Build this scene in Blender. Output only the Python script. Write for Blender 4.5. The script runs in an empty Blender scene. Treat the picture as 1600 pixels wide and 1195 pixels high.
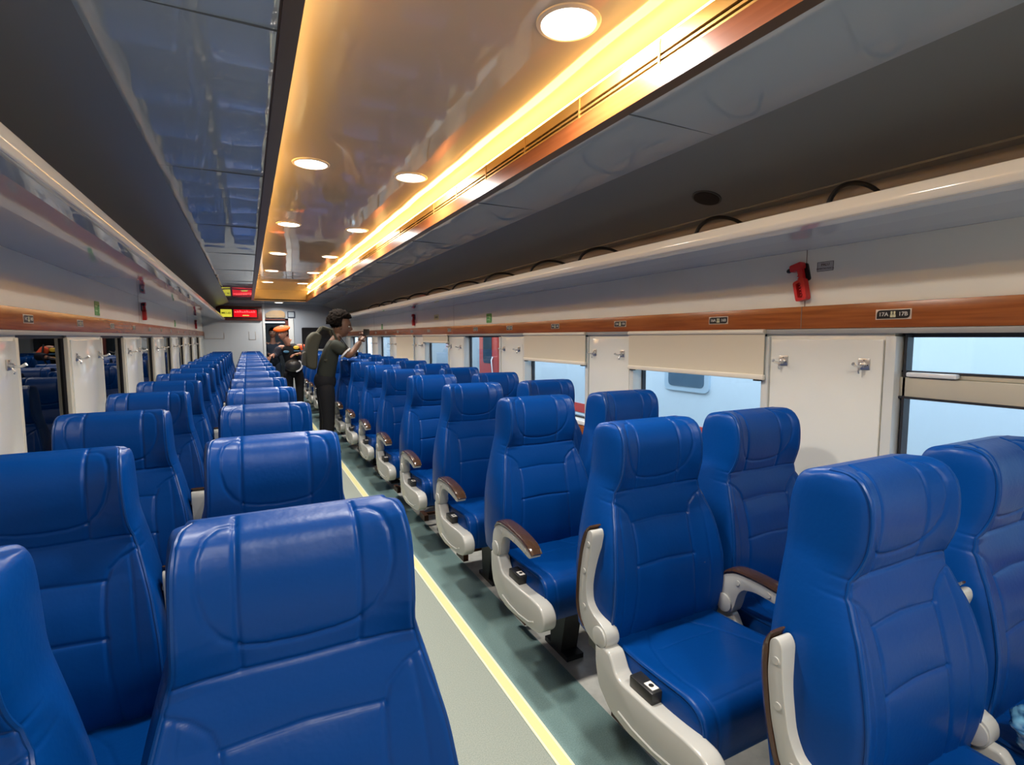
import bpy, bmesh, math, random
import numpy as np
from mathutils import Vector, Matrix
random.seed(7)
scene = bpy.context.scene
PI = math.pi

# ------------------------------------------------------------------ camera, world, exposure
FLOOR_TO_CAM = 1.33
F_PX = 820.0
cam_d = bpy.data.cameras.new('camera'); cam_d.sensor_fit = 'HORIZONTAL'
cam_d.sensor_width = 36.0; cam_d.lens = F_PX/1600*36.0
cam_d.clip_start = 0.02
cam = bpy.data.objects.new('camera', cam_d); scene.collection.objects.link(cam)
YAW, PITCH = math.radians(26.665), math.radians(4.967)
fw = Vector((math.sin(YAW)*math.cos(PITCH), math.cos(YAW)*math.cos(PITCH), -math.sin(PITCH)))
rt = Vector((math.cos(YAW), -math.sin(YAW), 0)); up = rt.cross(fw)
ROLL = math.radians(-0.098)
r2 = rt*math.cos(ROLL)+up*math.sin(ROLL); u2 = -rt*math.sin(ROLL)+up*math.cos(ROLL)
m = Matrix.Identity(4)
for i in range(3):
    m[i][0] = r2[i]; m[i][1] = u2[i]; m[i][2] = -fw[i]
m[2][3] = FLOOR_TO_CAM
cam.matrix_world = m
scene.camera = cam

w = bpy.data.worlds.new('station_daylight'); scene.world = w; w.use_nodes = True
bg = w.node_tree.nodes['Background']
bg.inputs[0].default_value = (0.72, 0.84, 1.0, 1); bg.inputs[1].default_value = 3.4

scene.view_settings.view_transform = 'Standard'; scene.view_settings.look = 'None'
scene.view_settings.gamma = 1.0; scene.view_settings.use_curve_mapping = False
scene.view_settings.exposure = 0.3
scene.cycles.use_denoising = True
scene.cycles.max_bounces = 10; scene.cycles.diffuse_bounces = 5; scene.cycles.glossy_bounces = 5
scene.cycles.transmission_bounces = 6; scene.cycles.transparent_max_bounces = 8
scene.cycles.sample_clamp_indirect = 6.0; scene.cycles.caustics_reflective = False; scene.cycles.caustics_refractive = False

# ------------------------------------------------------------------ layout numbers (camera stands at x=0, y=0)
XL, XR, XC = -0.805, 1.995, 0.595        # walls, centre line
Y0, Y1 = -2.2, 12.3                      # rear end wall, far partition
def Z(z): return z+FLOOR_TO_CAM          # height above the floor from height about the lens
ROW = 0.738
LAMP_W = 13.0
RIGHT_Y = [0.62]+[0.55+ROW*i for i in range(1, 16)]
LEFT_Y = [0.84]+[0.80+ROW*i for i in range(1, 15)]

# ------------------------------------------------------------------ materials
MATS = {}
def mat(name, col, rough=0.5, metal=0.0, spec=0.5, emit=None, estr=0.0, coat=0.0, noise=None, bump=None, trans=0.0, aniso=None):
    if name in MATS: return MATS[name]
    M = bpy.data.materials.new(name); M.use_nodes = True; nt = M.node_tree
    b = nt.nodes['Principled BSDF']
    b.inputs['Base Color'].default_value = (*col, 1); b.inputs['Roughness'].default_value = rough
    b.inputs['Metallic'].default_value = metal; b.inputs['Specular IOR Level'].default_value = spec
    b.inputs['Coat Weight'].default_value = coat; b.inputs['Coat Roughness'].default_value = 0.06
    b.inputs['Transmission Weight'].default_value = trans
    if emit: b.inputs['Emission Color'].default_value = (*emit, 1); b.inputs['Emission Strength'].default_value = estr
    if noise or bump:
        tc = nt.nodes.new('ShaderNodeTexCoord')
    if noise:
        col2, scale, detail, stretch = noise
        mp = nt.nodes.new('ShaderNodeMapping'); mp.inputs['Scale'].default_value = stretch
        nz = nt.nodes.new('ShaderNodeTexNoise'); nz.inputs['Scale'].default_value = scale; nz.inputs['Detail'].default_value = detail
        cr = nt.nodes.new('ShaderNodeMix'); cr.data_type = 'RGBA'
        cr.inputs['A'].default_value = (*col, 1); cr.inputs['B'].default_value = (*col2, 1)
        rp = nt.nodes.new('ShaderNodeMapRange'); rp.inputs['From Min'].default_value = 0.35; rp.inputs['From Max'].default_value = 0.65
        nt.links.new(tc.outputs['Object'], mp.inputs[0]); nt.links.new(mp.outputs[0], nz.inputs['Vector'])
        nt.links.new(nz.outputs['Fac'], rp.inputs['Value']); nt.links.new(rp.outputs[0], cr.inputs['Factor'])
        nt.links.new(cr.outputs['Result'], b.inputs['Base Color'])
    if bump:
        strength, dist, scale, stretch = bump
        mp = nt.nodes.new('ShaderNodeMapping'); mp.inputs['Scale'].default_value = stretch
        nz = nt.nodes.new('ShaderNodeTexNoise'); nz.inputs['Scale'].default_value = scale; nz.inputs['Detail'].default_value = 1.5
        bp = nt.nodes.new('ShaderNodeBump'); bp.inputs['Strength'].default_value = strength; bp.inputs['Distance'].default_value = dist
        nt.links.new(tc.outputs['Object'], mp.inputs[0]); nt.links.new(mp.outputs[0], nz.inputs['Vector'])
        nt.links.new(nz.outputs['Fac'], bp.inputs['Height']); nt.links.new(bp.outputs[0], b.inputs['Normal'])
    MATS[name] = M
    return M
LEATHER = mat('blue_leather', (0.0002, 0.040, 0.195), 0.36, spec=0.2, bump=(0.25, 0.0015, 90, (1, 1, 1)))
PIPING = mat('blue_piping', (0.0003, 0.038, 0.175), 0.35, spec=0.35)
GREYP = mat('grey_plastic', (0.42, 0.42, 0.39), 0.22, spec=0.5)
BROWNP = mat('brown_pad', (0.045, 0.022, 0.012), 0.18, coat=0.5)
BLACKP = mat('black_plastic', (0.012, 0.012, 0.012), 0.4)
DARKM = mat('dark_metal', (0.03, 0.03, 0.032), 0.45, metal=0.3)
RUST = mat('brown_metal', (0.09, 0.035, 0.018), 0.4, metal=0.2)
WHITEW = mat('cream_wall', (0.78, 0.76, 0.68), 0.28, spec=0.4, noise=((0.75, 0.73, 0.655), 3, 2, (1, 1, 1)))
PANELW = mat('white_panel', (0.74, 0.75, 0.70), 0.10, spec=0.5)
CEILG = mat('grey_ceiling_laminate', (0.43, 0.48, 0.52), 0.02, spec=1.0, bump=(0.35, 0.012, 2.2, (1, 0.7, 1)))
CEILD = mat('shaded_ceiling_laminate', (0.25, 0.245, 0.235), 0.34, spec=0.3, bump=(0.5, 0.02, 1.6, (1, 0.6, 1)))  # darker colour paints in the shade of panels facing away
CEILW = mat('glossy_cream_ceiling', (0.50, 0.43, 0.34), 0.045, spec=0.6, bump=(0.5, 0.02, 1.6, (1, 0.8, 1)))
RACKU = mat('rack_grey', (0.50, 0.54, 0.58), 0.035, spec=0.8, bump=(0.5, 0.012, 1.5, (1, 0.6, 1)))
RACKL = mat('rack_lip_cream', (0.72, 0.68, 0.60), 0.12, spec=0.5)
WOOD = mat('orange_wood', (0.36, 0.105, 0.022), 0.25, spec=0.4, noise=((0.25, 0.065, 0.013), 6, 6, (8, 0.6, 14)))
WOODC = mat('ceiling_wood', (0.34, 0.10, 0.03), 0.3, spec=0.5, noise=((0.27, 0.075, 0.02), 5, 6, (8, 0.5, 14)))
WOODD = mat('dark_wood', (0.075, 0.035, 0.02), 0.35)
ALU = mat('aluminium', (0.55, 0.55, 0.54), 0.3, metal=0.8)
CHROME = mat('chrome', (0.75, 0.74, 0.72), 0.28, metal=1.0)
GOLD = mat('gold_vent', (0.70, 0.45, 0.15), 0.42, metal=0.8)
BLINDF = mat('cream_blind', (0.66, 0.60, 0.47), 0.7, spec=0.2, bump=(0.3, 0.001, 300, (1, 1, 1)))
BLINDR = mat('blind_rail', (0.78, 0.72, 0.60), 0.3)
SILL = mat('white_sill', (0.78, 0.78, 0.76), 0.3)
FLOORC = mat('floor_green_grey', (0.21, 0.245, 0.215), 0.5, spec=0.35, noise=((0.30, 0.33, 0.285), 260, 3, (1, 1, 1)))
FLOORT = mat('floor_teal', (0.13, 0.215, 0.21), 0.4, spec=0.4, noise=((0.20, 0.30, 0.29), 240, 3, (1, 1, 1)))
FLOORS = mat('floor_pale', (0.62, 0.62, 0.57), 0.22, spec=0.5, noise=((0.46, 0.46, 0.42), 12, 5, (1, 1, 1)))
YELLOW = mat('yellow_strip', (0.66, 0.63, 0.30), 0.4)
YELLOWC = mat('pale_strip_edge', (0.66, 0.65, 0.50), 0.4)
PARTW = mat('partition_white', (0.52, 0.56, 0.60), 0.3)
PARTG = mat('partition_grey', (0.25, 0.27, 0.31), 0.3)
BLACKG = mat('black_gloss', (0.008, 0.008, 0.01), 0.12)
RED = mat('red_plastic', (0.55, 0.015, 0.015), 0.3)
LABELW = mat('label_white', (0.75, 0.72, 0.66), 0.4)
LAMP = mat('lamp_diffuser', (1, 1, 1), 0.4, emit=(1.0, 0.93, 0.80), estr=7.0)
LED = mat('led_strip', (1, 0.8, 0.4), 0.4, emit=(1.0, 0.58, 0.15), estr=20.0)
RIM = mat('lamp_rim', (0.70, 0.62, 0.5), 0.3)

# ------------------------------------------------------------------ mesh helpers
def link(o, parent=None):
    scene.collection.objects.link(o)
    if parent is not None: o.parent = parent
    return o
def mesh_obj(name, verts, faces, mt=None, parent=None, smooth=False, loc=None, sharp=None):
    me = bpy.data.meshes.new(name); me.from_pydata([tuple(v) for v in verts], [], [tuple(f) for f in faces]); me.update()
    if mt is not None:
        for q in (mt if isinstance(mt, (list, tuple)) else [mt]): me.materials.append(q)
    if smooth:
        me.polygons.foreach_set('use_smooth', [True]*len(me.polygons))
        if sharp:
            bm = bmesh.new(); bm.from_mesh(me)
            for e in bm.edges:
                if len(e.link_faces) == 2 and e.calc_face_angle(0) > sharp: e.smooth = False
            bm.to_mesh(me); bm.free()
    o = bpy.data.objects.new(name, me)
    if loc is not None: o.location = loc
    return link(o, parent)
class MB:
    def __init__(s): s.v = []; s.f = []; s.mi = []
    def add(s, v, f, mi=0):
        n = len(s.v); s.v += [tuple(q) for q in v]; s.f += [tuple(i+n for i in q) for q in f]; s.mi += [mi]*len(f); return s
    def box(s, x0, x1, y0, y1, z0, z1, mi=0):
        v = [(x, y, z) for x in (x0, x1) for y in (y0, y1) for z in (z0, z1)]
        return s.add(v, [(0, 1, 3, 2), (4, 6, 7, 5), (0, 4, 5, 1), (2, 3, 7, 6), (0, 2, 6, 4), (1, 5, 7, 3)], mi)
    def tube(s, pts, r, n=8, mi=0, cap=True):
        pts = [Vector(p) for p in pts]; rs = r if isinstance(r, (list, tuple)) else [r]*len(pts)
        rings = []; prev = None
        for i, p in enumerate(pts):
            t = (pts[min(i+1, len(pts)-1)]-pts[max(i-1, 0)]).normalized()
            if prev is None:
                a = Vector((0, 0, 1)) if abs(t.z) < 0.9 else Vector((1, 0, 0)); nrm = t.cross(a).normalized()
            else:
                nrm = (prev-t*prev.dot(t)).normalized()
            prev = nrm; b = t.cross(nrm)
            rings.append([p+(nrm*math.cos(2*PI*k/n)+b*math.sin(2*PI*k/n))*rs[i] for k in range(n)])
        v = [q for r_ in rings for q in r_]; f = []
        for i in range(len(pts)-1):
            for k in range(n):
                f.append((i*n+k, i*n+(k+1) % n, (i+1)*n+(k+1) % n, (i+1)*n+k))
        if cap: f.append(tuple(range(n-1, -1, -1))); f.append(tuple((len(pts)-1)*n+k for k in range(n)))
        return s.add(v, f, mi)
    def prism(s, poly, x0, x1, axis='x', mi=0):
        # poly: (a,b) pairs, extruded along axis
        def P(a, b, c):
            return {'x': (c, a, b), 'y': (a, c, b), 'z': (a, b, c)}[axis]
        n = len(poly); v = [P(a, b, x0) for a, b in poly]+[P(a, b, x1) for a, b in poly]
        f = [tuple(range(n)), tuple(range(2*n-1, n-1, -1))]+[(i, i+n, (i+1) % n+n, (i+1) % n) for i in range(n)]
        return s.add(v, f, mi)
    def cyl(s, c, r, h, axis='z', n=32, mi=0):
        c = Vector(c); d = {'x': Vector((1, 0, 0)), 'y': Vector((0, 1, 0)), 'z': Vector((0, 0, 1))}[axis]
        return s.tube([c-d*h/2, c+d*h/2], r, n, mi)
    def build(s, name, mt, parent=None, smooth=False, bevel=0, loc=None, segs=2):
        o = mesh_obj(name, s.v, s.f, mt, parent, smooth=False, loc=loc)
        me = o.data
        me.polygons.foreach_set('material_index', s.mi)
        bm = bmesh.new(); bm.from_mesh(me)
        bmesh.ops.recalc_face_normals(bm, faces=bm.faces)
        if bevel:
            ed = [e for e in bm.edges if len(e.link_faces) == 2 and e.calc_face_angle(0) > 0.5]
            bmesh.ops.bevel(bm, geom=ed, offset=bevel, segments=segs, profile=0.5, affect='EDGES', clamp_overlap=True)
        if smooth or bevel:
            for f in bm.faces: f.smooth = True
            for e in bm.edges:
                if len(e.link_faces) == 2 and e.calc_face_angle(0) > 0.7: e.smooth = False
        bm.to_mesh(me); bm.free()
        return o
def rounded(poly, r, n=4):
    # round the corners of a 2-D polygon
    out = []; N = len(poly)
    for i in range(N):
        p0, p1, p2 = [Vector(poly[(i+k) % N]) for k in (-1, 0, 1)]
        rr = r[i] if isinstance(r, (list, tuple)) else r
        a = (p0-p1); b = (p2-p1); d = min(rr, a.length*0.45, b.length*0.45)
        a = p1+a.normalized()*d; b = p1+b.normalized()*d
        for k in range(n+1):
            t = k/n; q = a*(1-t)**2+p1*2*t*(1-t)+b*t*t; out.append((q.x, q.y))
    return out
def smooth_path(P, n):
    # Catmull-Rom through the points, then n+1 samples equally spaced along its length
    P = np.array(P, float); ext = np.vstack([2*P[0]-P[1], P, 2*P[-1]-P[-2]]); out = []
    for i in range(1, len(ext)-2):
        p0, p1, p2, p3 = ext[i-1:i+3]
        for t in np.linspace(0, 1, 24, endpoint=False):
            out.append(0.5*((2*p1)+(-p0+p2)*t+(2*p0-5*p1+4*p2-p3)*t*t+(-p0+3*p1-3*p2+p3)*t**3))
    out.append(P[-1]); out = np.array(out)
    d = np.concatenate([[0], np.cumsum(np.linalg.norm(np.diff(out, axis=0), axis=1))])
    s = np.linspace(0, d[-1], n+1)
    return np.stack([np.interp(s, d, out[:, k]) for k in range(out.shape[1])], 1)
def thing(name, label, cat, loc=(0, 0, 0), rotz=0.0, group=None):
    o = bpy.data.objects.new(name, None); o.empty_display_size = 0.1; scene.collection.objects.link(o)
    o.location = loc; o.rotation_euler = (0, 0, rotz); o['label'] = label; o['category'] = cat
    if group: o['group'] = group
    return o
def tag(o, label, cat, group=None):
    o['label'] = label; o['category'] = cat
    if group: o['group'] = group
    return o
def struct(o):
    o['kind'] = 'structure'; return o
def dup(root, loc, label=None):
    r = root.copy(); scene.collection.objects.link(r); r.location = loc
    if label: r['label'] = label
    def rec(a, b):
        for ch in list(a.children):
            c = ch.copy(); scene.collection.objects.link(c); c.parent = b
            rec(ch, c)
    rec(root, r)
    return r
def text_mesh(txt, size, mt, parent, loc, rot, name='lettering', align='CENTER', ext=0.0006, bold=0.0):
    cu = bpy.data.curves.new('t', 'FONT'); cu.body = txt; cu.size = size; cu.align_x = align; cu.align_y = 'CENTER'
    cu.extrude = ext; cu.offset = bold; cu.resolution_u = 3
    o = bpy.data.objects.new('t', cu); scene.collection.objects.link(o)
    dg = bpy.context.evaluated_depsgraph_get(); me = bpy.data.meshes.new_from_object(o.evaluated_get(dg))
    bpy.data.objects.remove(o); bpy.data.curves.remove(cu)
    me.materials.clear(); me.materials.append(mt)
    t = bpy.data.objects.new(name, me); t.location = loc; t.rotation_euler = rot
    return link(t, parent)

# ================================================================== THE CARRIAGE SHELL
YF = 12.3
# floor: five long strips of lino side by side
mb = MB()
mb.box(XL-0.1, 0.335, Y0, YF+3, -0.05, 0.0, 2); mb.box(0.335, 0.385, Y0, YF+3, -0.05, 0.0, 1)
mb.box(0.385, 0.806, Y0, YF+3, -0.05, 0.0, 0)
mb.box(0.806, 1.09, Y0, YF+3, -0.05, 0.0, 1); mb.box(1.09, XR+0.1, Y0, YF+3, -0.05, 0.0, 2)
struct(mb.build('floor', [FLOORC, FLOORT, FLOORS]))
n_trim = [0]
def trim(mb, mt, **k):
    n_trim[0] += 1
    return struct(mb.build('trim_%d' % n_trim[0], mt, **k))
for x0, x1 in ((0.807, 0.858), (0.333, 0.384)):
    mb = MB(); mb.box(x0, x1, Y0, YF, 0.0, 0.003, 1); mb.box(x0+0.009, x1-0.009, Y0, YF, 0.003, 0.0036, 0)
    trim(mb, [YELLOW, YELLOWC])

def M2(x):   # mirror a lens-based x about the centre line
    return 2*XC-x
WINS_R = [(0.19-1.33*1, 1.02-1.33), (0.19, 1.03)]+[(1.53+1.33*i, 2.40+1.33*i) for i in range(8)]
WINS_R[0] = (-1.14, -0.28)
WINS_L = [(2.69+1.33*i, 3.34+1.33*i) for i in range(-3, 7)]
ZW0, ZW1 = -0.575, 0.03
def wall(side, wins):
    X = XL if side < 0 else XR; t = 0.09*side
    nm = 'wall_left' if side < 0 else 'wall_right'
    mb = MB(); x0, x1 = sorted((X, X+t))
    def bx(y0, y1, z0, z1, mi=0): mb.box(x0, x1, y0, y1, Z(z0), Z(z1), mi)
    bx(Y0, YF+0.1, -1.33, ZW0); bx(Y0, YF+0.1, ZW1, 0.36)
    y = Y0
    for a, b in wins:
        bx(y, a, ZW0, ZW1, 0); y = b
    bx(y, YF+0.1, ZW0, ZW1, 0)
    o = struct(mb.build(nm, [WHITEW]))
    # raised white facing panels on the pillars, with a shadow gap round them
    yy = Y0; pil = []
    for a, b in wins+[(YF, YF)]:
        pil.append((yy, a)); yy = b
    for a, b in pil:
        if b-a < 0.2: continue
        q = MB(); f = X-0.010*side
        fx0, fx1 = sorted((f, X))
        q.box(fx0, fx1, a+0.03, b-0.03, Z(-0.57), Z(-0.012))
        struct(q.build('wall_%s_panel' % ('left' if side < 0 else 'right'), PANELW, parent=o, bevel=0.003))
    return o
wall(-1, WINS_L); wall(1, WINS_R)
def zbox(mb, X, side, d0, d1, y0, y1, z0, z1, mi=0):
    # a long box that stands d0..d1 in from wall X
    a, b = sorted((X-side*d0, X-side*d1)); return mb.box(a, b, y0, y1, Z(z0), Z(z1), mi)
for side, X in ((-1, XL), (1, XR)):
    mb = MB(); zbox(mb, X, side, 0, 0.018, Y0, YF, 0.03, 0.118); trim(mb, WOOD, bevel=0.002)       # wooden band over the windows
    mb = MB(); zbox(mb, X, side, 0, 0.016, Y0, YF, -0.685, -0.59); trim(mb, WOOD, bevel=0.002)     # wooden band under the windows
    mb = MB(); zbox(mb, X, side, -0.06, 0.022, Y0, YF, -0.588, -0.562); trim(mb, SILL, bevel=0.003)  # sill
    mb = MB(); zbox(mb, X, side, 0, 0.017, Y0, YF, 0.010, 0.029); trim(mb, mat('band_shadow', (0.33, 0.33, 0.32), 0.4), bevel=0.002)  # grey strip painted in as the shadow under the wooden band
    mb = MB(); zbox(mb, X, side, 0, 0.012, Y0, YF, -1.33, -1.22); trim(mb, mat('kick_plate', (0.38, 0.38, 0.36), 0.35))
    # joints in the band
    for y in (1.365, 1.365+4.0, 1.365+8.0):
        mb = MB(); zbox(mb, X, side, 0.0, 0.0188, y-0.0015, y+0.0015, 0.03, 0.118, 0); zbox(mb, X, side, -0.02, 0.0012, y-0.0012, y+0.0012, 0.118, 0.34, 0)
        trim(mb, mat('joint_line', (0.20, 0.12, 0.08), 0.5))

# windows: a frame with its pane, hopper bar on the nearest right one
GLASS = bpy.data.materials.new('window_glass'); GLASS.use_nodes = True
nt = GLASS.node_tree; nt.nodes.clear()
out = nt.nodes.new('ShaderNodeOutputMaterial'); mx = nt.nodes.new('ShaderNodeMixShader'); tr = nt.nodes.new('ShaderNodeBsdfTransparent')
gl = nt.nodes.new('ShaderNodeBsdfGlossy'); gl.inputs['Roughness'].default_value = 0.01; lw = nt.nodes.new('ShaderNodeLayerWeight'); lw.inputs[0].default_value = 0.5; pw_ = nt.nodes.new('ShaderNodeMath'); pw_.operation = 'POWER'; pw_.inputs[1].default_value = 5.0; fr = nt.nodes.new('ShaderNodeMath'); fr.operation = 'MULTIPLY_ADD'; fr.inputs[1].default_value = 0.90; fr.inputs[2].default_value = 0.035; nt.links.new(lw.outputs['Facing'], pw_.inputs[0]); nt.links.new(pw_.outputs[0], fr.inputs[0])
tr.inputs[0].default_value = (0.86, 0.93, 0.96, 1)
nt.links.new(fr.outputs[0], mx.inputs[0]); nt.links.new(tr.outputs[0], mx.inputs[1]); nt.links.new(gl.outputs[0], mx.inputs[2]); nt.links.new(mx.outputs[0], out.inputs[0])
GLASSD = GLASS.copy(); GLASSD.name = 'glass_dark_outside'
GLASSD.node_tree.nodes['Transparent BSDF'].inputs[0].default_value = (0.10, 0.13, 0.13, 1)  # tint stands in for the unlit darkness outside the left windows
FRAMEW = mat('window_frame_cream', (0.62, 0.60, 0.50), 0.35)
FRAMEB = mat('window_gasket', (0.02, 0.02, 0.025), 0.4)
nw = 0
for side, X, wins in ((-1, XL, WINS_L), (1, XR, WINS_R)):
    for j, (a, b) in enumerate(wins):
        nw += 1
        fm = MB()
        # jamb posts standing slightly proud of the wall, lining of the reveal
        for y0, y1 in ((a-0.022, a+0.012), (b-0.012, b+0.022)):
            zbox(fm, X, side, -0.085, 0.014 if side > 0 else 0.006, y0, y1, -0.565, 0.0)
        zbox(fm, X, side, -0.085, 0.0, a, b, 0.012, 0.029); zbox(fm, X, side, -0.085, 0.0, a, b, -0.575, -0.560)
        fr_o = struct(fm.build('window_%d' % nw, FRAMEW if side < 0 else mat('window_frame_white', (0.60, 0.62, 0.60), 0.3), bevel=0.003))
        gm = MB(); dp = 0.0 if side > 0 else 0.04
        for y0, y1 in ((a+0.012, a+0.02), (b-0.02, b-0.012)): zbox(gm, X, side, -0.075+dp, -0.05+dp, y0, y1, -0.56, 0.012)
        zbox(gm, X, side, -0.075+dp, -0.05+dp, a, b, -0.004, 0.014); zbox(gm, X, side, -0.075+dp, -0.05+dp, a, b, -0.562, -0.548)
        gm.build('window_gasket', FRAMEB, parent=fr_o)
        pm = MB(); zbox(pm, X, side, -0.066+dp, -0.060+dp, a+0.012, b-0.012, -0.56, 0.012)
        pm.build('window_pane', GLASSD if side < 0 else GLASS, parent=fr_o)
        if side > 0 and j == 1:      # opening top light with a cross bar and a grip
            hb = MB(); zbox(hb, X, side, -0.058, -0.02, a+0.012, b-0.012, -0.207, -0.140); zbox(hb, X, side, -0.058, -0.035, a+0.012, b-0.012, -0.140, -0.124)
            hb.build('window_crossbar', mat('crossbar_cream', (0.50, 0.47, 0.38), 0.3), parent=fr_o, bevel=0.003)
            h2 = MB(); zbox(h2, X, side, -0.058, -0.018, a+0.012, b-0.012, -0.214, -0.207); zbox(h2, X, side, -0.058, -0.03, a+0.012, b-0.012, -0.124, -0.118)
            zbox(h2, X, side, -0.058, -0.02, b-0.030, b-0.022, -0.56, 0.012)
            h2.build('window_gasket', FRAMEB, parent=fr_o)
            h3 = MB(); zbox(h3, X, side, -0.035, -0.008, b-0.18, b-0.035, -0.138, -0.122)
            h3.build('window_grip', mat('grip_white', (0.72, 0.74, 0.76), 0.25), parent=fr_o, bevel=0.005)

# roller blinds on the right
def blind(a, b, z1, label):
    t = thing('roller_blind', label, 'blind', (XR, (a+b)/2, Z(0.02)), group=None)
    h = (b-a)/2
    m1 = MB(); m1.box(-0.030, -0.026, -h, h, z1-0.02, 0.0); m1.build('blind_fabric', BLINDF, t)
    m2 = MB(); m2.box(-0.037, -0.019, -h-0.004, h+0.004, z1-0.036, z1-0.014); m2.build('bottom_rail', BLINDR, t, bevel=0.004)
    m3 = MB(); m3.cyl((-0.030, 0, 0.0), 0.011, b-a, 'y', 16); m3.build('blind_roller', BLINDR, t, smooth=True)
    for s in (-1, 1):
        m4 = MB(); m4.box(-0.036, -0.014, s*(h-0.03)-0.014, s*(h-0.03)+0.014, z1-0.042, z1-0.035); m4.build('blind_clip', BLACKP, t)
    return t
blind(1.52, 2.41, -0.17, 'half lowered cream roller blind in the nearest covered window on the right')
blind(2.85, 3.70, -0.17, 'half lowered cream roller blind in the window before the one showing a red train door')
blind(5.49, 6.40, -0.055, 'nearly raised cream roller blind just beyond the window showing a red train door')
blind(6.83, 7.72, -0.30, 'long cream roller blind lowered furthest of all, near the photographer’s hands')

# ceiling: flat grey wings, sloping panels in a painted shade tone, raised middle panel
def ceil_part(poly, mt, y0=Y0, y1=YF):
    mb = MB(); mb.prism(poly, y0, y1, 'y'); return mb
mb = MB()
def plate(mb, pts, t, y0, y1, mi=0):
    # pts in (x,z-lens) lower surface, thickness t upward
    lo = [(x, Z(z)) for x, z in pts]; hi = [(x, Z(z)+t) for x, z in reversed(pts)]
    mb.prism(lo+hi, y0, y1, 'y', mi)
for s in (-1, 1):
    f = (lambda x: x) if s > 0 else M2
    plate(mb, [(f(1.096), 0.706), (f(1.49), 0.700)], 0.02, Y0, YF, 0)
    plate(mb, [(f(1.49), 0.700), (f(1.93), 0.552), (f(1.935), 0.546)], 0.02, Y0, YF, 1)
    plate(mb, [(f(1.93), 0.545), (f(2.02), 0.545)], 0.02, Y0, YF, 1)
plate(mb, [(0.02, 0.90), (1.17, 0.90)], 0.02, Y0, 11.1, 2)
plate(mb, [(0.09, 0.706), (1.10, 0.706)], 0.02, 11.1, YF+3, 0)
mb.box(0.0, 1.2, Y0, YF+3, Z(1.0), Z(1.02), 1); 
ce = mb.build('ceiling', [CEILG, CEILD, CEILW]); struct(ce)
bm = bmesh.new(); bm.from_mesh(ce.data)
for fc in bm.faces: fc.smooth = False
bm.to_mesh(ce.data); bm.free()
# thin joints across the ceiling panels
for side in (-1, 1):
    f = (lambda x: x) if side > 0 else M2
    mb = MB()
    for y in [0.15+1.23*k for k in range(10)]:
        xs = sorted((f(1.10), f(1.49))); mb.box(xs[0], xs[1], y-0.0004, y+0.0004, Z(0.6998), Z(0.7045))
    trim(mb, mat('ceiling_joint', (0.16, 0.17, 0.18), 0.5))
    # back panel of the rack recess, mirror finish, warm reflection painted in as brown
    mb = MB(); a, b = sorted((f(1.995), f(2.02))); mb.box(a, b, Y0, YF, Z(0.34), Z(0.56))
    trim(mb, mat('rack_back_gloss', (0.50, 0.40, 0.30), 0.06, spec=0.9, metal=0.2, bump=(0.8, 0.02, 2.2, (1, 1, 1))))
# wooden surround of the raised panel, gold vent and led ledge
for side in (-1, 1):
    f = (lambda x: x) if side > 0 else M2
    a, b = sorted((f(1.055), f(1.096)))
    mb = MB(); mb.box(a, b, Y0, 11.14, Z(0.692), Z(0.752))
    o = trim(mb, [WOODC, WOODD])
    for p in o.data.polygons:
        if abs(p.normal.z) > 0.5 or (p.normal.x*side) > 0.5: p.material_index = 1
    mb = MB()
    for k, (z0, z1) in enumerate(((0.754, 0.760), (0.768, 0.775), (0.784, 0.820))):
        a, b = sorted((f(1.057), f(1.066))); mb.box(a, b, Y0, 11.1, Z(z0), Z(z1))
    for k in range(32):
        y = -1.6+0.398*k; a, b = sorted((f(1.0545), f(1.068))); mb.box(a, b, y-0.003, y+0.003, Z(0.752), Z(0.822))
    trim(mb, GOLD)
    mb = MB(); a, b = sorted((f(1.068), f(1.10))); mb.box(a, b, Y0, 11.1, Z(0.70), Z(0.83)); trim(mb, mat('vent_dark', (0.10, 0.05, 0.02), 0.5))
    mb = MB(); a, b = sorted((f(1.155), f(1.17))); mb.box(a, b, Y0, 11.12, Z(0.80), Z(0.92)); trim(mb, mat('cove_side', (0.75, 0.68, 0.5), 0.35))
    a, b = sorted((f(1.075), f(1.105)))
    mb = MB(); mb.box(a, b, Y0+0.05, 11.0, Z(0.832), Z(0.842))
    tag(mb.build('light_strip', LED), 'warm glowing light strip hidden along the %s edge of the raised ceiling panel' % ('right' if side > 0 else 'left'), 'light strip')
mb = MB(); mb.box(0.09, 1.10, 11.1, 11.14, Z(0.692), Z(0.92)); trim(mb, mat('cove_end', (0.75, 0.60, 0.35), 0.3))

# luggage racks: shelf with cream front lip and glossy grey underside
def rack(side):
    f = (lambda x: x) if side > 0 else M2
    t = thing('luggage_rack', 'long glossy luggage rack with cream front lip along the %s wall' % ('right' if side > 0 else 'left'), 'luggage rack', (0, 0, 0))
    mb = MB(); pts = [(1.590, 0.352), (1.640, 0.346), (1.75, 0.342), (1.9, 0.340), (1.994, 0.340)]
    plate(mb, [(f(x), z) for x, z in pts], 0.014, Y0+0.01, YF-0.105)
    mb.build('shelf', RACKU, t)
    mb = MB(); poly = rounded([(f(1.580), Z(0.370)), (f(1.586), Z(0.404)), (f(1.600), Z(0.404)), (f(1.606), Z(0.366)), (f(1.606), Z(0.350)), (f(1.588), Z(0.352))], 0.005, 3)
    mb.prism(poly, Y0+0.01, YF-0.105, 'y'); mb.build('front_lip', RACKL, t, smooth=True)
    return t
rack(1); rack(-1)
names = ['first', 'second', 'third', 'fourth', 'fifth', 'sixth', 'seventh', 'eighth', 'ninth', 'tenth', 'eleventh', 'twelfth', 'thirteenth', 'fourteenth', 'fifteenth', 'sixteenth']
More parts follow.
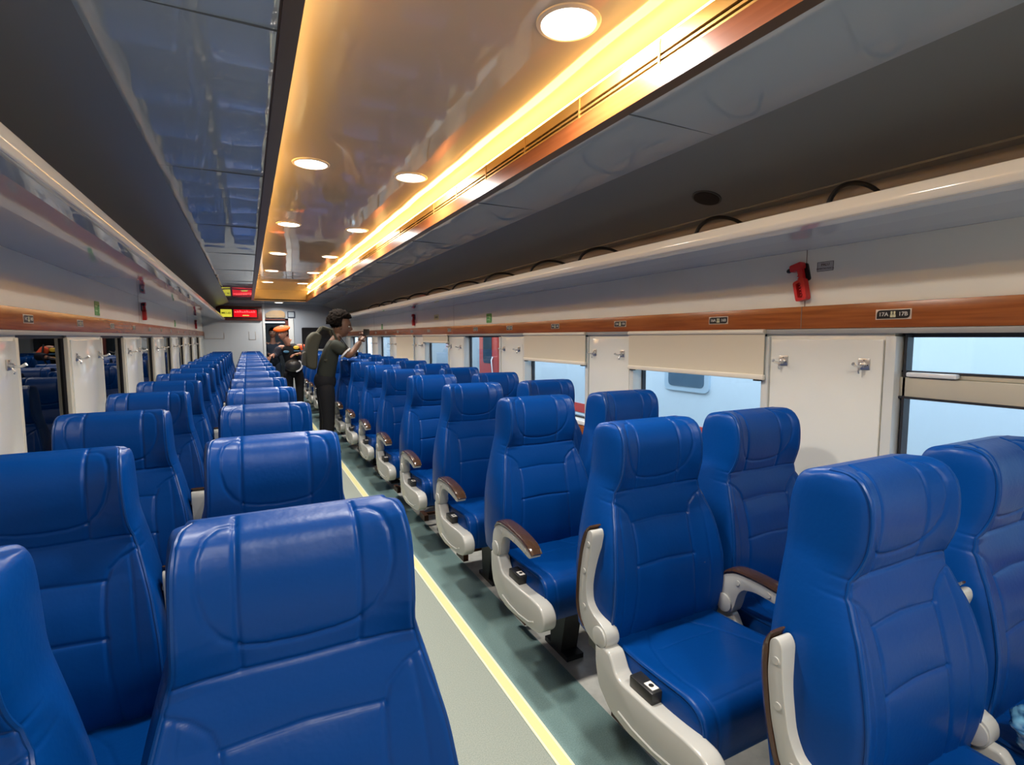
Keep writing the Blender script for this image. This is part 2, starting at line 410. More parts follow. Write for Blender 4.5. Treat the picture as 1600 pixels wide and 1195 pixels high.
# dark rubber hoops standing in the right rack
for i, y in enumerate([1.048, 1.588, 2.423, 2.97, 3.70, 4.40, 5.15, 5.85, 6.60, 7.30, 8.0, 0.35]):
    mb = MB(); mb.tube([(1.79+0.172*math.cos(a), y, Z(0.366)+0.124*math.sin(a)**0.8) for a in np.linspace(0, PI, 22)], 0.0075, 8)
    o = mb.build('rack_hoop', mat('black_rubber', (0.012, 0.010, 0.009), 0.5), smooth=True)
    tag(o, 'dark curved hoop on the right luggage rack, %s' % ('right outside the view' if i == 11 else '%s from the camera' % names[i]), 'rack hoop', 'divider hoops on the right rack')

# round speaker grille in the sloping panel
sp = thing('ceiling_speaker', 'round dark speaker grille set in the sloping ceiling panel above the right rack', 'speaker', (1.795, 1.70, Z(0.596)))
sp.rotation_euler = (0, math.radians(18.6), 0)
mb = MB(); mb.cyl((0, 0, 0), 0.062, 0.006); mb.build('speaker_rim', mat('speaker_rim_grey', (0.10, 0.09, 0.08), 0.3), sp, smooth=True)
mb = MB(); mb.cyl((0, 0, -0.004), 0.054, 0.004); mb.build('speaker_grille', mat('speaker_brown', (0.03, 0.018, 0.012), 0.7), sp, smooth=True)

# recessed round ceiling lamps
def lamp():
    t = thing('ceiling_light', '', 'ceiling light', (0, 0, 0), group='round lamps in the raised ceiling panel')
    mb = MB(); n = 40
    prof = [(0.078, 0.0), (0.080, -0.007), (0.092, -0.004), (0.094, 0.001)]
    v = [(r*math.cos(2*PI*k/n), r*math.sin(2*PI*k/n), z) for r, z in prof for k in range(n)]
    f = [(i*n+k, i*n+(k+1) % n, (i+1)*n+(k+1) % n, (i+1)*n+k) for i in range(3) for k in range(n)]
    mb.add(v, f); mb.build('lamp_rim', RIM, t, smooth=True)
    mb = MB(); mb.cyl((0, 0, -0.002), 0.079, 0.004, n=40); mb.build('diffuser', LAMP, t)
    ld = bpy.data.lights.new('lamp_light', 'AREA'); ld.shape = 'DISK'; ld.size = 0.15; ld.energy = LAMP_W; ld.color = (1.0, 0.96, 0.90); ld.spread = math.radians(165)
    lo = bpy.data.objects.new('lamp_light', ld); lo.location = (0, 0, -0.0085); link(lo, t)
    return t

L0 = lamp(); first = True
for x, sd in ((0.862, 'right'), (0.332, 'left')):
    for k in range(-2, 7):
        y = 1.35+1.636*k
        if y > 11: continue
        vis = k if sd == 'right' else k-1
        lab = ('glowing round ceiling lamp, %s from the camera in the %s row of lamps' % (names[vis], sd)) if vis >= 0 else 'glowing round ceiling lamp behind the camera in the %s row' % sd
        o = L0 if first else dup(L0, (x, y, Z(0.90)), lab)
        if first: L0.location = (x, y, Z(0.90)); L0['label'] = lab; first = False
o = dup(L0, (0.60, 11.75, Z(0.705)), 'single cool lamp in the grey ceiling just beyond the raised panel'); del o['group']

# ================================================================== far end
pm = MB()
pm.box(XL-0.1, 0.30, YF, YF+0.06, 0, Z(0.72)); pw = struct(pm.build('wall_back', PARTW))
# faint frames on the partition
for (x0, x1, z0, z1) in ((-0.78, -0.42, -0.03, 0.1), (0.03, 0.16, -0.05, 0.12)):
    q = MB()
    for a in ((x0, x0+0.008, z0, z1), (x1-0.008, x1, z0, z1), (x0, x1, z0, z0+0.008)): q.box(a[0], a[1], YF-0.006, YF, Z(a[2]), Z(a[3]))
    trim(q, mat('faint_frame', (0.40, 0.35, 0.32), 0.4))
pm = MB(); pm.box(0.86, XR+0.1, YF, YF+0.06, 0, Z(0.72)); pm.box(0.30, 0.86, YF, YF+0.06, Z(0.40), Z(0.72)); struct(pm.build('wall_back_right', mat('partition_blue_grey', (0.36, 0.40, 0.46), 0.25)))
pm = MB()
pm.box(0.30, 0.345, YF-0.02, YF+0.08, 0, Z(0.70)); pm.box(0.80, 0.90, YF-0.02, YF+0.08, 0, Z(0.40)); trim(pm, mat('door_post', (0.62, 0.64, 0.64), 0.3))
pm = MB(); pm.box(0.74, 0.80, YF+0.0, YF+0.05, 0, Z(0.39)); pm.box(0.345, 0.80, YF+0.0, YF+0.05, Z(0.36), Z(0.39)); do = struct(pm.build('door_1', mat('door_brown', (0.10, 0.025, 0.02), 0.3)))
# vestibule beyond
pm = MB(); pm.box(-0.9, 2.1, YF+2.4, YF+2.46, 0, Z(0.72)); struct(pm.build('wall_front', mat('vestibule_grey', (0.22, 0.24, 0.26), 0.5)))
pm = MB(); pm.box(0.2, 0.24, YF+0.06, YF+2.4, 0, Z(0.72)); pm.box(1.2, 1.24, YF+0.06, YF+2.4, 0, Z(0.72)); struct(pm.build('wall_vestibule', mat('vestibule_side', (0.30, 0.32, 0.33), 0.4)))
pm = MB(); pm.box(0.32, 0.80, YF+1.2, YF+1.35, Z(0.34), Z(0.36)); tag(pm.build('vestibule_light', mat('cool_tube', (1, 1, 1), 0.4, emit=(0.85, 0.95, 1.0), estr=3.0)), 'cool flat light glowing in the vestibule above the doorway', 'ceiling light')
# rear wall behind the camera
pm = MB(); pm.box(XL-0.1, XR+0.1, Y0-0.06, Y0, 0, Z(0.95)); struct(pm.build('wall_rear', PARTG))
# above the doorway: polished curved plate and small framed notice
mb = MB(); mb.prism(rounded([(0.36, Z(0.415)), (0.36, Z(0.50)), (0.46, Z(0.56)), (0.66, Z(0.57)), (0.74, Z(0.52)), (0.74, Z(0.415))], 0.03), YF-0.03, YF, 'y')
tag(mb.build('overhead_cover', mat('polished_cover', (0.42, 0.38, 0.30), 0.15, metal=0.7)), 'rounded shiny cover mounted above the far doorway', 'cover')
t = thing('framed_notice', 'small square white notice in a dark frame right of the cover above the far doorway', 'notice', (0.86, YF-0.01, Z(0.485)))
mb = MB(); mb.box(-0.075, 0.075, -0.006, 0.006, -0.07, 0.07); mb.build('frame', mat('frame_navy', (0.04, 0.05, 0.08), 0.4), t)
mb = MB(); mb.box(-0.055, 0.055, -0.008, -0.005, -0.05, 0.05); mb.build('notice_sheet', mat('sheet_grey', (0.36, 0.42, 0.48), 0.5), t)
t = thing('wall_screen', 'wide black screen mounted on the far right partition behind the photographer', 'screen', (1.42, YF-0.012, Z(-0.02)))
mb = MB(); mb.prism(rounded([(-0.36, -0.23), (0.36, -0.23), (0.36, 0.23), (-0.36, 0.23)], 0.03), -0.012, 0.012, 'y'); mb.build('screen_panel', BLACKG, t)
mb = MB(); mb.box(-0.38, 0.38, 0.0, 0.011, -0.27, -0.235); mb.build('screen_ledge', SILL, t)
# led sign box on the left of the partition
t = thing('led_sign', 'red scrolling led sign with a yellow number plate on the far partition', 'sign', (-0.13, YF-0.05, Z(0.493)))
mb = MB(); mb.box(-0.42, 0.42, -0.02, 0.05, -0.145, 0.145); mb.build('sign_housing', mat('housing_brown', (0.16, 0.035, 0.022), 0.3), t, bevel=0.006)
mb = MB(); mb.box(-0.40, 0.35, -0.026, -0.02, -0.105, 0.105); mb.build('sign_glass', mat('sign_dark', (0.04, 0.004, 0.004), 0.2), t)
mb = MB(); mb.box(-0.335, -0.135, -0.030, -0.026, -0.075, 0.075); mb.build('number_plate', mat('yellow_plate', (0.8, 0.75, 0.05), 0.4, emit=(0.95, 0.9, 0.08), estr=0.5), t)
text_mesh('MK1-02', 0.052, mat('sign_ink', (0.10, 0.09, 0.01), 0.5), t, (-0.235, -0.0315, 0.0), (PI/2, 0, 0), 'plate_number', bold=0.0015)
mb = MB(); mb.box(-0.10, 0.325, -0.030, -0.026, -0.075, 0.075); mb.build('led_field', mat('led_red_field', (0.3, 0.0, 0.0), 0.4, emit=(0.75, 0.0, 0.01), estr=0.8), t)
LEDR = mat('led_red', (0.5, 0.0, 0.0), 0.4, emit=(1.0, 0.10, 0.10), estr=2.2)
mb = MB()
for k in range(9):
    x = -0.08+0.043*k; h = 0.028+0.012*((k*7) % 3)
    mb.box(x, x+0.008, -0.0315, -0.030, 0.01, 0.01+h); mb.box(x, x+0.026, -0.0315, -0.030, 0.01+h*0.5, 0.017+h*0.5); mb.box(x+0.02, x+0.028, -0.0315, -0.030, 0.01, 0.01+h*0.8)
mb.build('led_row', LEDR, t)
mb = MB()
for k in range(7):
    x = 0.06+0.018*k; mb.box(x, x+0.012, -0.0315, -0.030, -0.052, -0.052+0.012+0.008*(k % 2))
mb.build('led_row', mat('led_green', (0.1, 0.4, 0.05), 0.4, emit=(0.25, 0.8, 0.15), estr=1.2), t)

# ================================================================== outside
BODY = mat('train_body_white', (0.74, 0.82, 0.88), 0.35)
mb = MB(); mb.box(3.3, 5.6, -6, 6.75, 0.18, 2.75, 0); mb.box(3.6, 5.3, -5, 5.75, -0.8, 0.18, 0); mb.box(3.294, 3.3, -6, 6.75, Z(-0.84), Z(-0.74), 1)
mb.box(3.294, 3.3, -6, 6.75, 0.18, Z(-0.86), 2)
t = thing('passenger_train', 'white railway carriage with a red stripe standing on the next track', 'train', (0, 0, 0))
mb.build('carriage_body', [BODY, mat('train_red', (0.75, 0.07, 0.05), 0.35), mat('train_low_white', (0.8, 0.84, 0.88), 0.35)], t)
for y in (3.28, 4.52, 0.6-2.3, -3.5):
    fm = MB(); fm.prism(rounded([(y-0.25, Z(-0.46)), (y+0.25, Z(-0.46)), (y+0.25, Z(-0.02)), (y-0.25, Z(-0.02))], 0.06, 5), 3.283, 3.302, 'x')
    f_ = fm.build('carriage_window', mat('window_rim_blue', (0.50, 0.62, 0.72), 0.3), t)
    gm = MB(); gm.prism(rounded([(y-0.20, Z(-0.42)), (y+0.20, Z(-0.42)), (y+0.20, Z(-0.06)), (y-0.20, Z(-0.06))], 0.045, 5), 3.279, 3.283, 'x')
    gm.build('window_glass', mat('train_window_dark', (0.10, 0.16, 0.22), 0.1), f_)
t = thing('passenger_train', 'second carriage of the train outside, grey end with a bright red door', 'train', (0, 0, 0))
mb = MB(); mb.box(3.3, 5.6, 7.0, 14.5, 0.18, 2.75, 0); mb.box(3.6, 5.3, 8, 13.5, -0.8, 0.18, 0); mb.box(3.294, 3.3, 8.6, 14.5, Z(-0.84), Z(-0.74), 1)
mb.build('carriage_body', [mat('train_body_grey', (0.42, 0.50, 0.56), 0.35), MATS['train_red']], t)
d = MB(); d.box(3.27, 3.3, 6.98, 7.66, 0.25, Z(0.35)); dd = d.build('carriage_door', mat('door_red', (0.62, 0.06, 0.035), 0.35), t)
d = MB(); d.prism(rounded([(7.18, Z(-0.40)), (7.5, Z(-0.40)), (7.5, Z(0.15)), (7.18, Z(0.15))], 0.06, 4), 3.262, 3.27, 'x'); d.build('door_window', mat('door_glass_dark', (0.03, 0.06, 0.08), 0.1), dd)
d = MB(); d.tube([(3.262, 7.10, Z(-0.6)), (3.24, 7.10, Z(-0.55)), (3.24, 7.14, Z(-0.35)), (3.262, 7.14, Z(-0.3))], 0.012); d.build('door_handle', CHROME, dd)
# ground between the tracks and an added dark wall and roof on the left, blocking the sky
mb = MB(); mb.box(-8, 12, -8, 20, -0.9, -0.8); struct(mb.build('floor_ground', mat('ballast', (0.20, 0.20, 0.19), 0.9, noise=((0.12, 0.12, 0.11), 20, 4, (1, 1, 1)))))
mb = MB(); mb.box(-1.75, -1.65, -8, 20, -0.8, 3.2); mb.box(-1.7, -0.95, -8, 20, 2.5, 2.6); mb.box(-1.7, -0.95, -8, -7.9, -0.8, 2.6); mb.box(-1.7, -0.95, 19.9, 20, -0.8, 2.6)
struct(mb.build('wall_sky_block', mat('sky_block_dark', (0.02, 0.035, 0.04), 0.6)))

# ================================================================== SEATS
def shell_part(name, path_front, path_back, half_w, wing, seams, NU=96, parent=None, mt=LEATHER, side_n=6, side_bulge=0.012, puff=None, corner=None):
    """A padded cushion: front skin and back skin joined over the crest, side panels between them.
    path_*: (y,z) samples of equal count, both starting at the open end; half_w(i/N) half width; seams: polylines in (x, s) with s = arc length on the front"""
    N = len(path_front)-1
    full = np.vstack([path_front, path_back[::-1][1:]]); T = len(full)
    tang = np.gradient(full, axis=0); tang /= np.linalg.norm(tang, axis=1)[:, None]
    nrm = np.stack([-tang[:, 1], tang[:, 0]], 1)      # outward
    if nrm[N//2].dot(full[N//2]-full[T-1-N//2]) < 0: nrm = -nrm
    s = np.concatenate([[0], np.cumsum(np.linalg.norm(np.diff(full, axis=0), axis=1))])
    u = np.linspace(-1, 1, NU+1)
    tt = np.concatenate([np.linspace(0, 1, N+1), np.linspace(1, 0, N+1)[1:]])
    hw = np.array([half_w(t) for t in tt])
    x = hw[:, None]*u[None, :]
    S = np.repeat(s[:, None], NU+1, 1)
    off = np.zeros_like(x)
    isf = np.zeros(T); isf[:N+1] = 1
    wv = np.array([wing(t) for t in tt])*isf
    fade = np.clip((N-np.arange(T))/(N*0.08), 0, 1)   # wings fade out over the crest
    off += wv[:, None]*np.abs(u[None, :])**3.0*fade[:, None]
    if puff is not None: off += puff(x, S, hw[:, None])*isf[:, None]
    for pl, depth, wdt in seams:
        P = np.array(pl, float); dmin = np.full(x.shape, 1e9)
        for a, b in zip(P[:-1], P[1:]):
            ab = b-a; L = ab.dot(ab)+1e-12
            t = np.clip(((x-a[0])*ab[0]+(S-a[1])*ab[1])/L, 0, 1)
            dmin = np.minimum(dmin, np.hypot(x-a[0]-t*ab[0], S-a[1]-t*ab[1]))
        off -= (depth*np.exp(-(dmin/wdt)**2)+depth*0.16*np.exp(-(dmin/(wdt*3.0))**2))*isf[:, None]
    # soften the long side edges
    edge = np.clip((np.abs(u)-0.955)/0.045, 0, 1)
    off -= 0.006*edge[None, :]**2
    yy = full[:, 0][:, None]+nrm[:, 0][:, None]*off; zz = full[:, 1][:, None]+nrm[:, 1][:, None]*off
    V = np.stack([x, yy, zz], 2).reshape(-1, 3); C = NU+1
    F = []
    for i in range(T-1):
        for j in range(NU): F.append((i*C+j, i*C+j+1, (i+1)*C+j+1, (i+1)*C+j))
    V = list(map(tuple, V)); base = lambda i, j: i*C+j
    edges = {}
    for sgn, j in ((-1, 0), (1, NU)):
        cols = []
        for i in range(N+1):
            a = np.array(V[base(i, j)]); b = np.array(V[base(T-1-i, j)]); row = [base(i, j)]
            if i == N: cols.append([base(i, j)]*(side_n+2)); continue
            d = np.linalg.norm(b-a)
            for q in range(1, side_n+1):
                t = q/(side_n+1); p = a*(1-t)+b*t; p[0] += sgn*side_bulge*math.sin(PI*t)**0.7*min(1, d/0.06); row.append(len(V)); V.append(tuple(p))
            row.append(base(T-1-i, j)); cols.append(row)
        for i in range(N):
            for q in range(side_n+1):
                f = [cols[i][q], cols[i][q+1], cols[i+1][q+1], cols[i+1][q]]
                f = [f[k] for k in range(4) if f[k] != f[k-1]]
                if len(set(f)) >= 3: F.append(tuple(f if sgn < 0 else f[::-1]))
        edges[sgn] = [V[base(i, j)] for i in range(0, N+1)]
        F.append(tuple(cols[0]) if sgn > 0 else tuple(cols[0][::-1]))
    o = mesh_obj(name, V, F, mt, parent, smooth=True)
    bm = bmesh.new(); bm.from_mesh(o.data); bmesh.ops.recalc_face_normals(bm, faces=bm.faces); bm.to_mesh(o.data); bm.free()
    for sgn in (-1, 1):
        e = edges[sgn][::4]+[edges[sgn][-1]]; pm = MB()
        pm.tube([(p[0], p[1], p[2]) for p in e], 0.0036, 6)
        pm.build('piping', PIPING, o, smooth=True)
    return o

def make_backrest(parent, x):
    front = smooth_path([(-0.085, 0.415), (-0.098, 0.50), (-0.098, 0.60), (-0.080, 0.70), (-0.052, 0.79), (-0.038, 0.855), (-0.046, 0.91), (-0.050, 0.96), (-0.044, 1.01), (-0.022, 1.050), (0.018, 1.068)], 250)
    back = smooth_path([(0.070, 0.415), (0.080, 0.50), (0.088, 0.62), (0.092, 0.74), (0.094, 0.86), (0.094, 0.95), (0.088, 1.01), (0.068, 1.052), (0.018, 1.068)], 250)
    tot = np.sum(np.linalg.norm(np.diff(front, axis=0), axis=1))
    sz = np.concatenate([[0], np.cumsum(np.linalg.norm(np.diff(front, axis=0), axis=1))])
    def s_of(z): return float(np.interp(z, front[:, 1], sz))
    K = [(0, .217), (.12, .221), (.30, .216), (.44, .203), (.55, .186), (.63, .172), (.70, .160), (.80, .157), (.90, .155), (.955, .148), (1, .137)]
    hw = lambda t: float(np.interp(t, [k[0] for k in K], [k[1] for k in K]))
    # smooth the width curve
    ts = np.linspace(0, 1, 200); hv = np.array([hw(t) for t in ts]); ker = np.ones(13)/13; hv2 = np.convolve(np.pad(hv, 6, 'edge'), ker, 'valid'); hv2[-3:] = hv[-3:]
    hw2 = lambda t: float(np.interp(t, ts, hv2))
    W = [(0, .018), (.3, .030), (.5, .028), (.63, .014), (.75, .030), (.88, .034), (1, .02)]
    wing = lambda t: float(np.interp(t, [k[0] for k in W], [k[1] for k in W]))
    L = lambda pts: [(px, s_of(pz)) for px, pz in pts]
    seams = []
    for q in (-1, 1):
        seams.append((L([(q*.082, .864), (q*.084, .95), (q*.083, 1.03), (q*.082, 1.066)]), .0034, .0034))
        seams.append((L([(q*.082, .902), (q*.104, .923), (q*.121, .953), (q*.130, .99), (q*.129, 1.028), (q*.120, 1.048), (q*.103, 1.058), (q*.083, 1.060)]), .0026, .0032))
        seams.append((L([(q*.205, .845), (q*.175, .828), (q*.145, .812), (q*.122, .79), (q*.112, .76), (q*.110, .70), (q*.118, .55), (q*.135, .42)]), .0036, .0036))
        seams.append((L([(q*.160, .815), (q*.166, .76), (q*.172, .65), (q*.178, .50), (q*.18, .42)]), .0020, .0030))
    seams.append((L([(-.082, .902), (-.045, .893), (0, .890), (.045, .893), (.082, .902)]), .0034, .0030))
    seams.append((L([(-.2, .868), (-.1, .860), (0, .857), (.1, .860), (.2, .868)]), .0042, .0034))
    seams.append((L([(-.112, .765), (0, .770), (.112, .765)]), .0036, .0034))
    seams.append((L([(-.116, .640), (0, .645), (.116, .640)]), .0036, .0034))
    def puff(xx, SS, hw_):
        p = np.zeros_like(xx)
        for z0, z1, a, half in ((.425, .638, .004, .118), (.645, .765, .004, .112), (.775, .855, .004, .17), (.895, 1.05, .003, .083)):
            s0, s1 = s_of(z0), s_of(z1)
            v = np.clip((SS-s0)/(s1-s0), 0, 1); h = np.clip(1-(xx/half)**2, 0, 1)
            p += a*np.sin(PI*v)**0.8*h**0.7
        return p
    o = shell_part('backrest', front, back, hw2, wing, seams, 112, parent, puff=puff)
    o.location.x = x
    return o

def make_cushion(parent, x):
    top = smooth_path([(-0.060, 0.428), (-0.14, 0.424), (-0.24, 0.428), (-0.33, 0.440), (-0.40, 0.447), (-0.445, 0.430), (-0.462, 0.385), (-0.458, 0.33), (-0.445, 0.292), (-0.430, 0.285)], 200)
    bot = smooth_path([(-0.060, 0.305), (-0.16, 0.300), (-0.26, 0.298), (-0.36, 0.295), (-0.40, 0.290), (-0.430, 0.285)], 200)
    hwf = lambda t: float(np.interp(t, [0, .5, .8, 1], [.196, .208, .213, .206]))
    wing = lambda t: float(np.interp(t, [0, .35, .6, .75, 1], [.014, .012, .004, 0, 0]))
    seams = []
    for q in (-1, 1):
        seams.append(([(q*.06, .0), (q*.075, .04), (q*.12, .11), (q*.152, .2), (q*.165, .28), (q*.168, .42), (q*.165, .56)], .0030, .0034))
    seams.append(([(-.10, .13), (0, .125), (.10, .13)], .0020, .003)); seams.append(([(-.155, .37), (0, .365), (.155, .37)], .0016, .003))
    def puff(xx, SS, hw_):
        v = np.clip((SS-0.02)/0.34, 0, 1); return .008*np.sin(PI*v)*np.clip(1-(xx/.16)**2, 0, 1)
    o = shell_part('seat_cushion', top, bot, hwf, wing, seams, 96, parent, puff=puff, side_bulge=0.008)
    o.location.x = x
    return o

def make_armrest(parent, x, raised):
    # drawn lowered; hinge at the local origin
    t = bpy.data.objects.new('armrest', None)
    poly = [(0.036, -0.012), (0.038, 0.030), (0.026, 0.074), (-0.002, 0.104), (-0.046, 0.120), (-0.13, 0.122), (-0.22, 0.112), (-0.290, 0.092), (-0.298, 0.074), (-0.280, 0.066), (-0.20, 0.080), (-0.11, 0.086), (-0.066, 0.074), (-0.048, 0.045), (-0.040, 0.01), (-0.028, -0.022), (0.008, -0.030)]
    mb = MB(); mb.prism(rounded(poly, 0.02, 3), -0.021, 0.021, 'x')
    arm = mb.build('armrest', GREYP, parent, bevel=0.006, segs=3)
    for q in (-1, 1):
        mb = MB(); mb.cyl((q*0.0235, 0.0, 0.005), 0.030, 0.007, 'x', 24); mb.build('hinge_cover', GREYP, arm, bevel=0.002)
    for yy, zz in ((-0.25, 0.097), (-0.16, 0.111), (-0.05, 0.102)):
        mb = MB(); mb.cyl((yy*0, yy, zz-0.012), 0.008, 0.047, 'x', 12); mb.build('screw_cap', GREYP, arm, smooth=True)
    pth = [(0.016, 0.088), (-0.006, 0.110), (-0.046, 0.126), (-0.13, 0.128), (-0.22, 0.118), (-0.282, 0.101), (-0.304, 0.086)]
    P = smooth_path(pth, 24)
    mb = MB(); n = 10; v = []; f = []
    for i, (py, pz) in enumerate(P):
        tt = P[min(i+1, len(P)-1)]-P[max(i-1, 0)]; tt = tt/np.linalg.norm(tt); nn = np.array([-tt[1], tt[0]]);
        if nn[1] < 0 or (i > 20 and nn[0] > 0): nn = -nn if nn[1] < 0 else nn
        e = min(1, 0.35+min(i, len(P)-1-i)/4)
        for k in range(n):
            a = 2*PI*k/n; sx = 0.026*math.copysign(abs(math.cos(a))**0.6, math.cos(a))*(0.8+0.2*e); sn = 0.0085*math.copysign(abs(math.sin(a))**0.7, math.sin(a))*e
            v.append((sx, py+nn[0]*sn, pz+nn[1]*sn))
    for i in range(len(P)-1):
        for k in range(n): f.append((i*n+k, i*n+(k+1) % n, (i+1)*n+(k+1) % n, (i+1)*n+k))
    f.append(tuple(range(n-1, -1, -1))); f.append(tuple((len(P)-1)*n+k for k in range(n)))
    mb.add(v, f); mb.build('armrest_pad', BROWNP, arm, smooth=True)
    bpy.data.objects.remove(t)
    arm.location = (x, -0.108 if raised else -0.128, 0.462)
    if raised: arm.rotation_euler = (math.radians(raised), 0, 0)
    return arm

def side_frame_mesh(parent, x, wd=0.027):
    poly = [(-0.086, 0.440), (-0.096, 0.446), (-0.152, 0.442), (-0.162, 0.430), (-0.182, 0.396), (-0.205, 0.386), (-0.34, 0.386), (-0.44, 0.392), (-0.500, 0.388), (-0.528, 0.360), (-0.526, 0.318), (-0.495, 0.290), (-0.44, 0.276), (-0.34, 0.268), (-0.24, 0.262), (-0.160, 0.275), (-0.105, 0.320), (-0.088, 0.38)]
    mb = MB(); mb.prism(rounded(poly, 0.018, 3), x-wd, x+wd, 'x')
    o = mb.build('side_frame', GREYP, parent, bevel=0.007, segs=3)
    # rounded recess line on the outside face
    for q in (-1, 1):
        mb = MB(); mb.tube([(x+q*(wd+0.0005), yy, zz) for yy, zz in ((-0.20, 0.30), (-0.26, 0.290), (-0.34, 0.288), (-0.42, 0.298), (-0.455, 0.315))], 0.003, 6)
        mb.build('frame_moulding', GREYP, o, smooth=True)
    return o

def make_double(side, aisle_up, mid_up, socket=True):
    """side +1: aisle on the -x side; side -1: aisle on the +x side"""
    t = thing('double_seat', '', 'train seat', (0, 0, 0))
    for x in (-0.2425, 0.2425):
        if x < 0: b0 = make_backrest(t, x); c0 = make_cushion(t, x)
        else:
            for src in (b0, c0):
                c = src.copy(); scene.collection.objects.link(c); c.location.x = x; c.parent = t
                for ch in src.children:
                    d = ch.copy(); scene.collection.objects.link(d); d.parent = c
    ax = -0.4775*side
    side_frame_mesh(t, ax); side_frame_mesh(t, 0.0, 0.016); side_frame_mesh(t, -ax)
    make_armrest(t, ax, aisle_up); make_armrest(t, 0.0, mid_up); make_armrest(t, -ax, False)
    mb = MB(); mb.box(-0.46, 0.46, -0.14, -0.10, 0.255, 0.285); mb.box(-0.46, 0.46, -0.38, -0.34, 0.262, 0.285); mb.box(-0.43, 0.43, -0.40, -0.06, 0.285, 0.296)
    mb.box(-0.45, 0.45, -0.03, 0.02, 0.36, 0.40)
    mb.build('underframe', DARKM, t)
    for x in (-0.22, 0.22):
        mb = MB(); mb.prism([(-0.30, 0.262), (-0.15, 0.262), (-0.17, 0.02), (-0.12, 0.02), (-0.12, 0.0), (-0.30, 0.0), (-0.30, 0.02), (-0.25, 0.02)], x-0.04, x+0.04, 'x')
        mb.build('leg', DARKM, t)
    mb = MB(); mb.tube([(-0.315, 0.03, 0.075), (0.315, 0.03, 0.075)], 0.013, 10); mb.box(-0.33, -0.30, -0.06, 0.055, 0.055, 0.095); mb.box(0.30, 0.33, -0.06, 0.055, 0.055, 0.095)
    mb.build('footrest_bar', RUST, t)
    mb = MB(); xx = sorted((ax-side*0.012, ax+side*0.030)); mb.box(xx[0], xx[1], -0.315, -0.225, 0.384, 0.418)
    so = mb.build('power_socket', BLACKP, t, bevel=0.004)
    mb = MB(); mb.box(ax+side*0.009-0.011, ax+side*0.009+0.011, -0.305, -0.272, 0.418, 0.4195); mb.build('socket_face', LABELW, so)
    mb = MB(); mb.cyl((ax+side*0.009, -0.288, 0.4198), 0.007, 0.001, 'z', 16); mb.build('socket_hole', BLACKP, so)
    return t
ordn = ['nearest', 'second', 'third', 'fourth', 'fifth', 'sixth', 'seventh', 'eighth', 'ninth', 'tenth', 'eleventh', 'twelfth', 'thirteenth', 'fourteenth', 'fifteenth', 'sixteenth']
XRC, XLC = 1.3775, -0.1875
A_ = make_double(1, -104, -84); A_['label'] = 'nearest blue leather double seat in the right block, both grey armrests folded up'
A_.location = (XRC+0.04, RIGHT_Y[0], 0)
B_ = make_double(1, -86, 0); B_['label'] = 'second blue double seat on the right, aisle armrest folded up and middle one down'
B_.location = (XRC, RIGHT_Y[1], 0)
C_ = make_double(1, 0, 0)
for o in (A_, B_, C_): o['group'] = 'blue double seats of the right block'
for i in range(2, 16):
    lab = 'blue leather double seat in the right block, %s row from the camera, aisle armrest down' % ordn[i]
    if i == 2: C_.location = (XRC, RIGHT_Y[i], 0); C_['label'] = lab
    else: dup(C_, (XRC, RIGHT_Y[i], 0), lab)
D_ = make_double(-1, 0, -86); D_['group'] = 'blue double seats of the left block'
for i in range(15):
    lab = 'blue leather double seat in the left block, %s row from the camera' % ordn[i]
    if i == 0: D_.location = (XLC, LEFT_Y[0], 0); D_['label'] = lab
    else: dup(D_, (XLC, LEFT_Y[i], 0), lab)

# ================================================================== SMALL FITTINGS
PLB = mat('plate_black', (0.012, 0.010, 0.009), 0.3); PLT = mat('plate_letters', (0.62, 0.60, 0.55), 0.4); PLE = mat('plate_edge', (0.62, 0.50, 0.38), 0.35)
def plate_sign(side, y, num):
    X = XR-0.0185 if side > 0 else XL+0.0185
    rz = -PI/2 if side > 0 else PI/2
    a, b = ('A', 'B') if side > 0 else ('C', 'D')
    lab = 'black plate reading %d%s %d%s on the wooden band of the %s wall' % (num, a, num, b, 'right' if side > 0 else 'left')
    t = thing('seat_number_plate', lab, 'seat number plate', (X, y, Z(0.075)), rz, 'seat number plates of the %s wall' % ('right' if side > 0 else 'left'))
    mb = MB(); mb.box(-0.056, 0.056, -0.0015, 0.0, -0.0175, 0.0175); mb.build('plate_backing', PLE, t, bevel=0.001)
    poly = rounded([(-0.052, -0.0145), (0.052, -0.0145), (0.052, 0.0145), (-0.052, 0.0145)], [0.001, 0.013, 0.001, 0.013], 5)
    mb = MB(); mb.prism(poly, -0.0021, -0.0015, 'y'); mb.build('plate_face', PLB, t)
    text_mesh('%d%s' % (num, a), 0.0185, PLT, t, (-0.030, -0.0025, 0.0), (PI/2, 0, 0), ext=0.0003, bold=0.0003)
    text_mesh('%d%s' % (num, b), 0.0185, PLT, t, (0.031, -0.0025, 0.0), (PI/2, 0, 0), ext=0.0003, bold=0.0003)
    mb = MB()
    for x in (-0.0045, 0.0045):
        mb.prism(rounded([(x-0.0028, 0.0), (x+0.0028, 0.0), (x+0.0028, 0.010), (x-0.0028, 0.010)], 0.0012, 3), -0.0028, -0.0021, 'y')
        mb.prism(rounded([(x-0.0040, -0.0105), (x+0.0040, -0.0105), (x+0.0040, -0.001), (x-0.0040, -0.001)], 0.0012, 3), -0.0028, -0.0021, 'y')
    mb.build('seat_symbol', mat('symbol_cream', (0.62, 0.60, 0.38), 0.4), t)
for k in range(14):
    plate_sign(1, 1.03+ROW*k+(0.01 if k == 1 else 0), 17-k)
for k, y in enumerate([2.777-0.738*1]+[2.777+0.738*j for j in range(12)]):
    plate_sign(-1, y, 15-k)

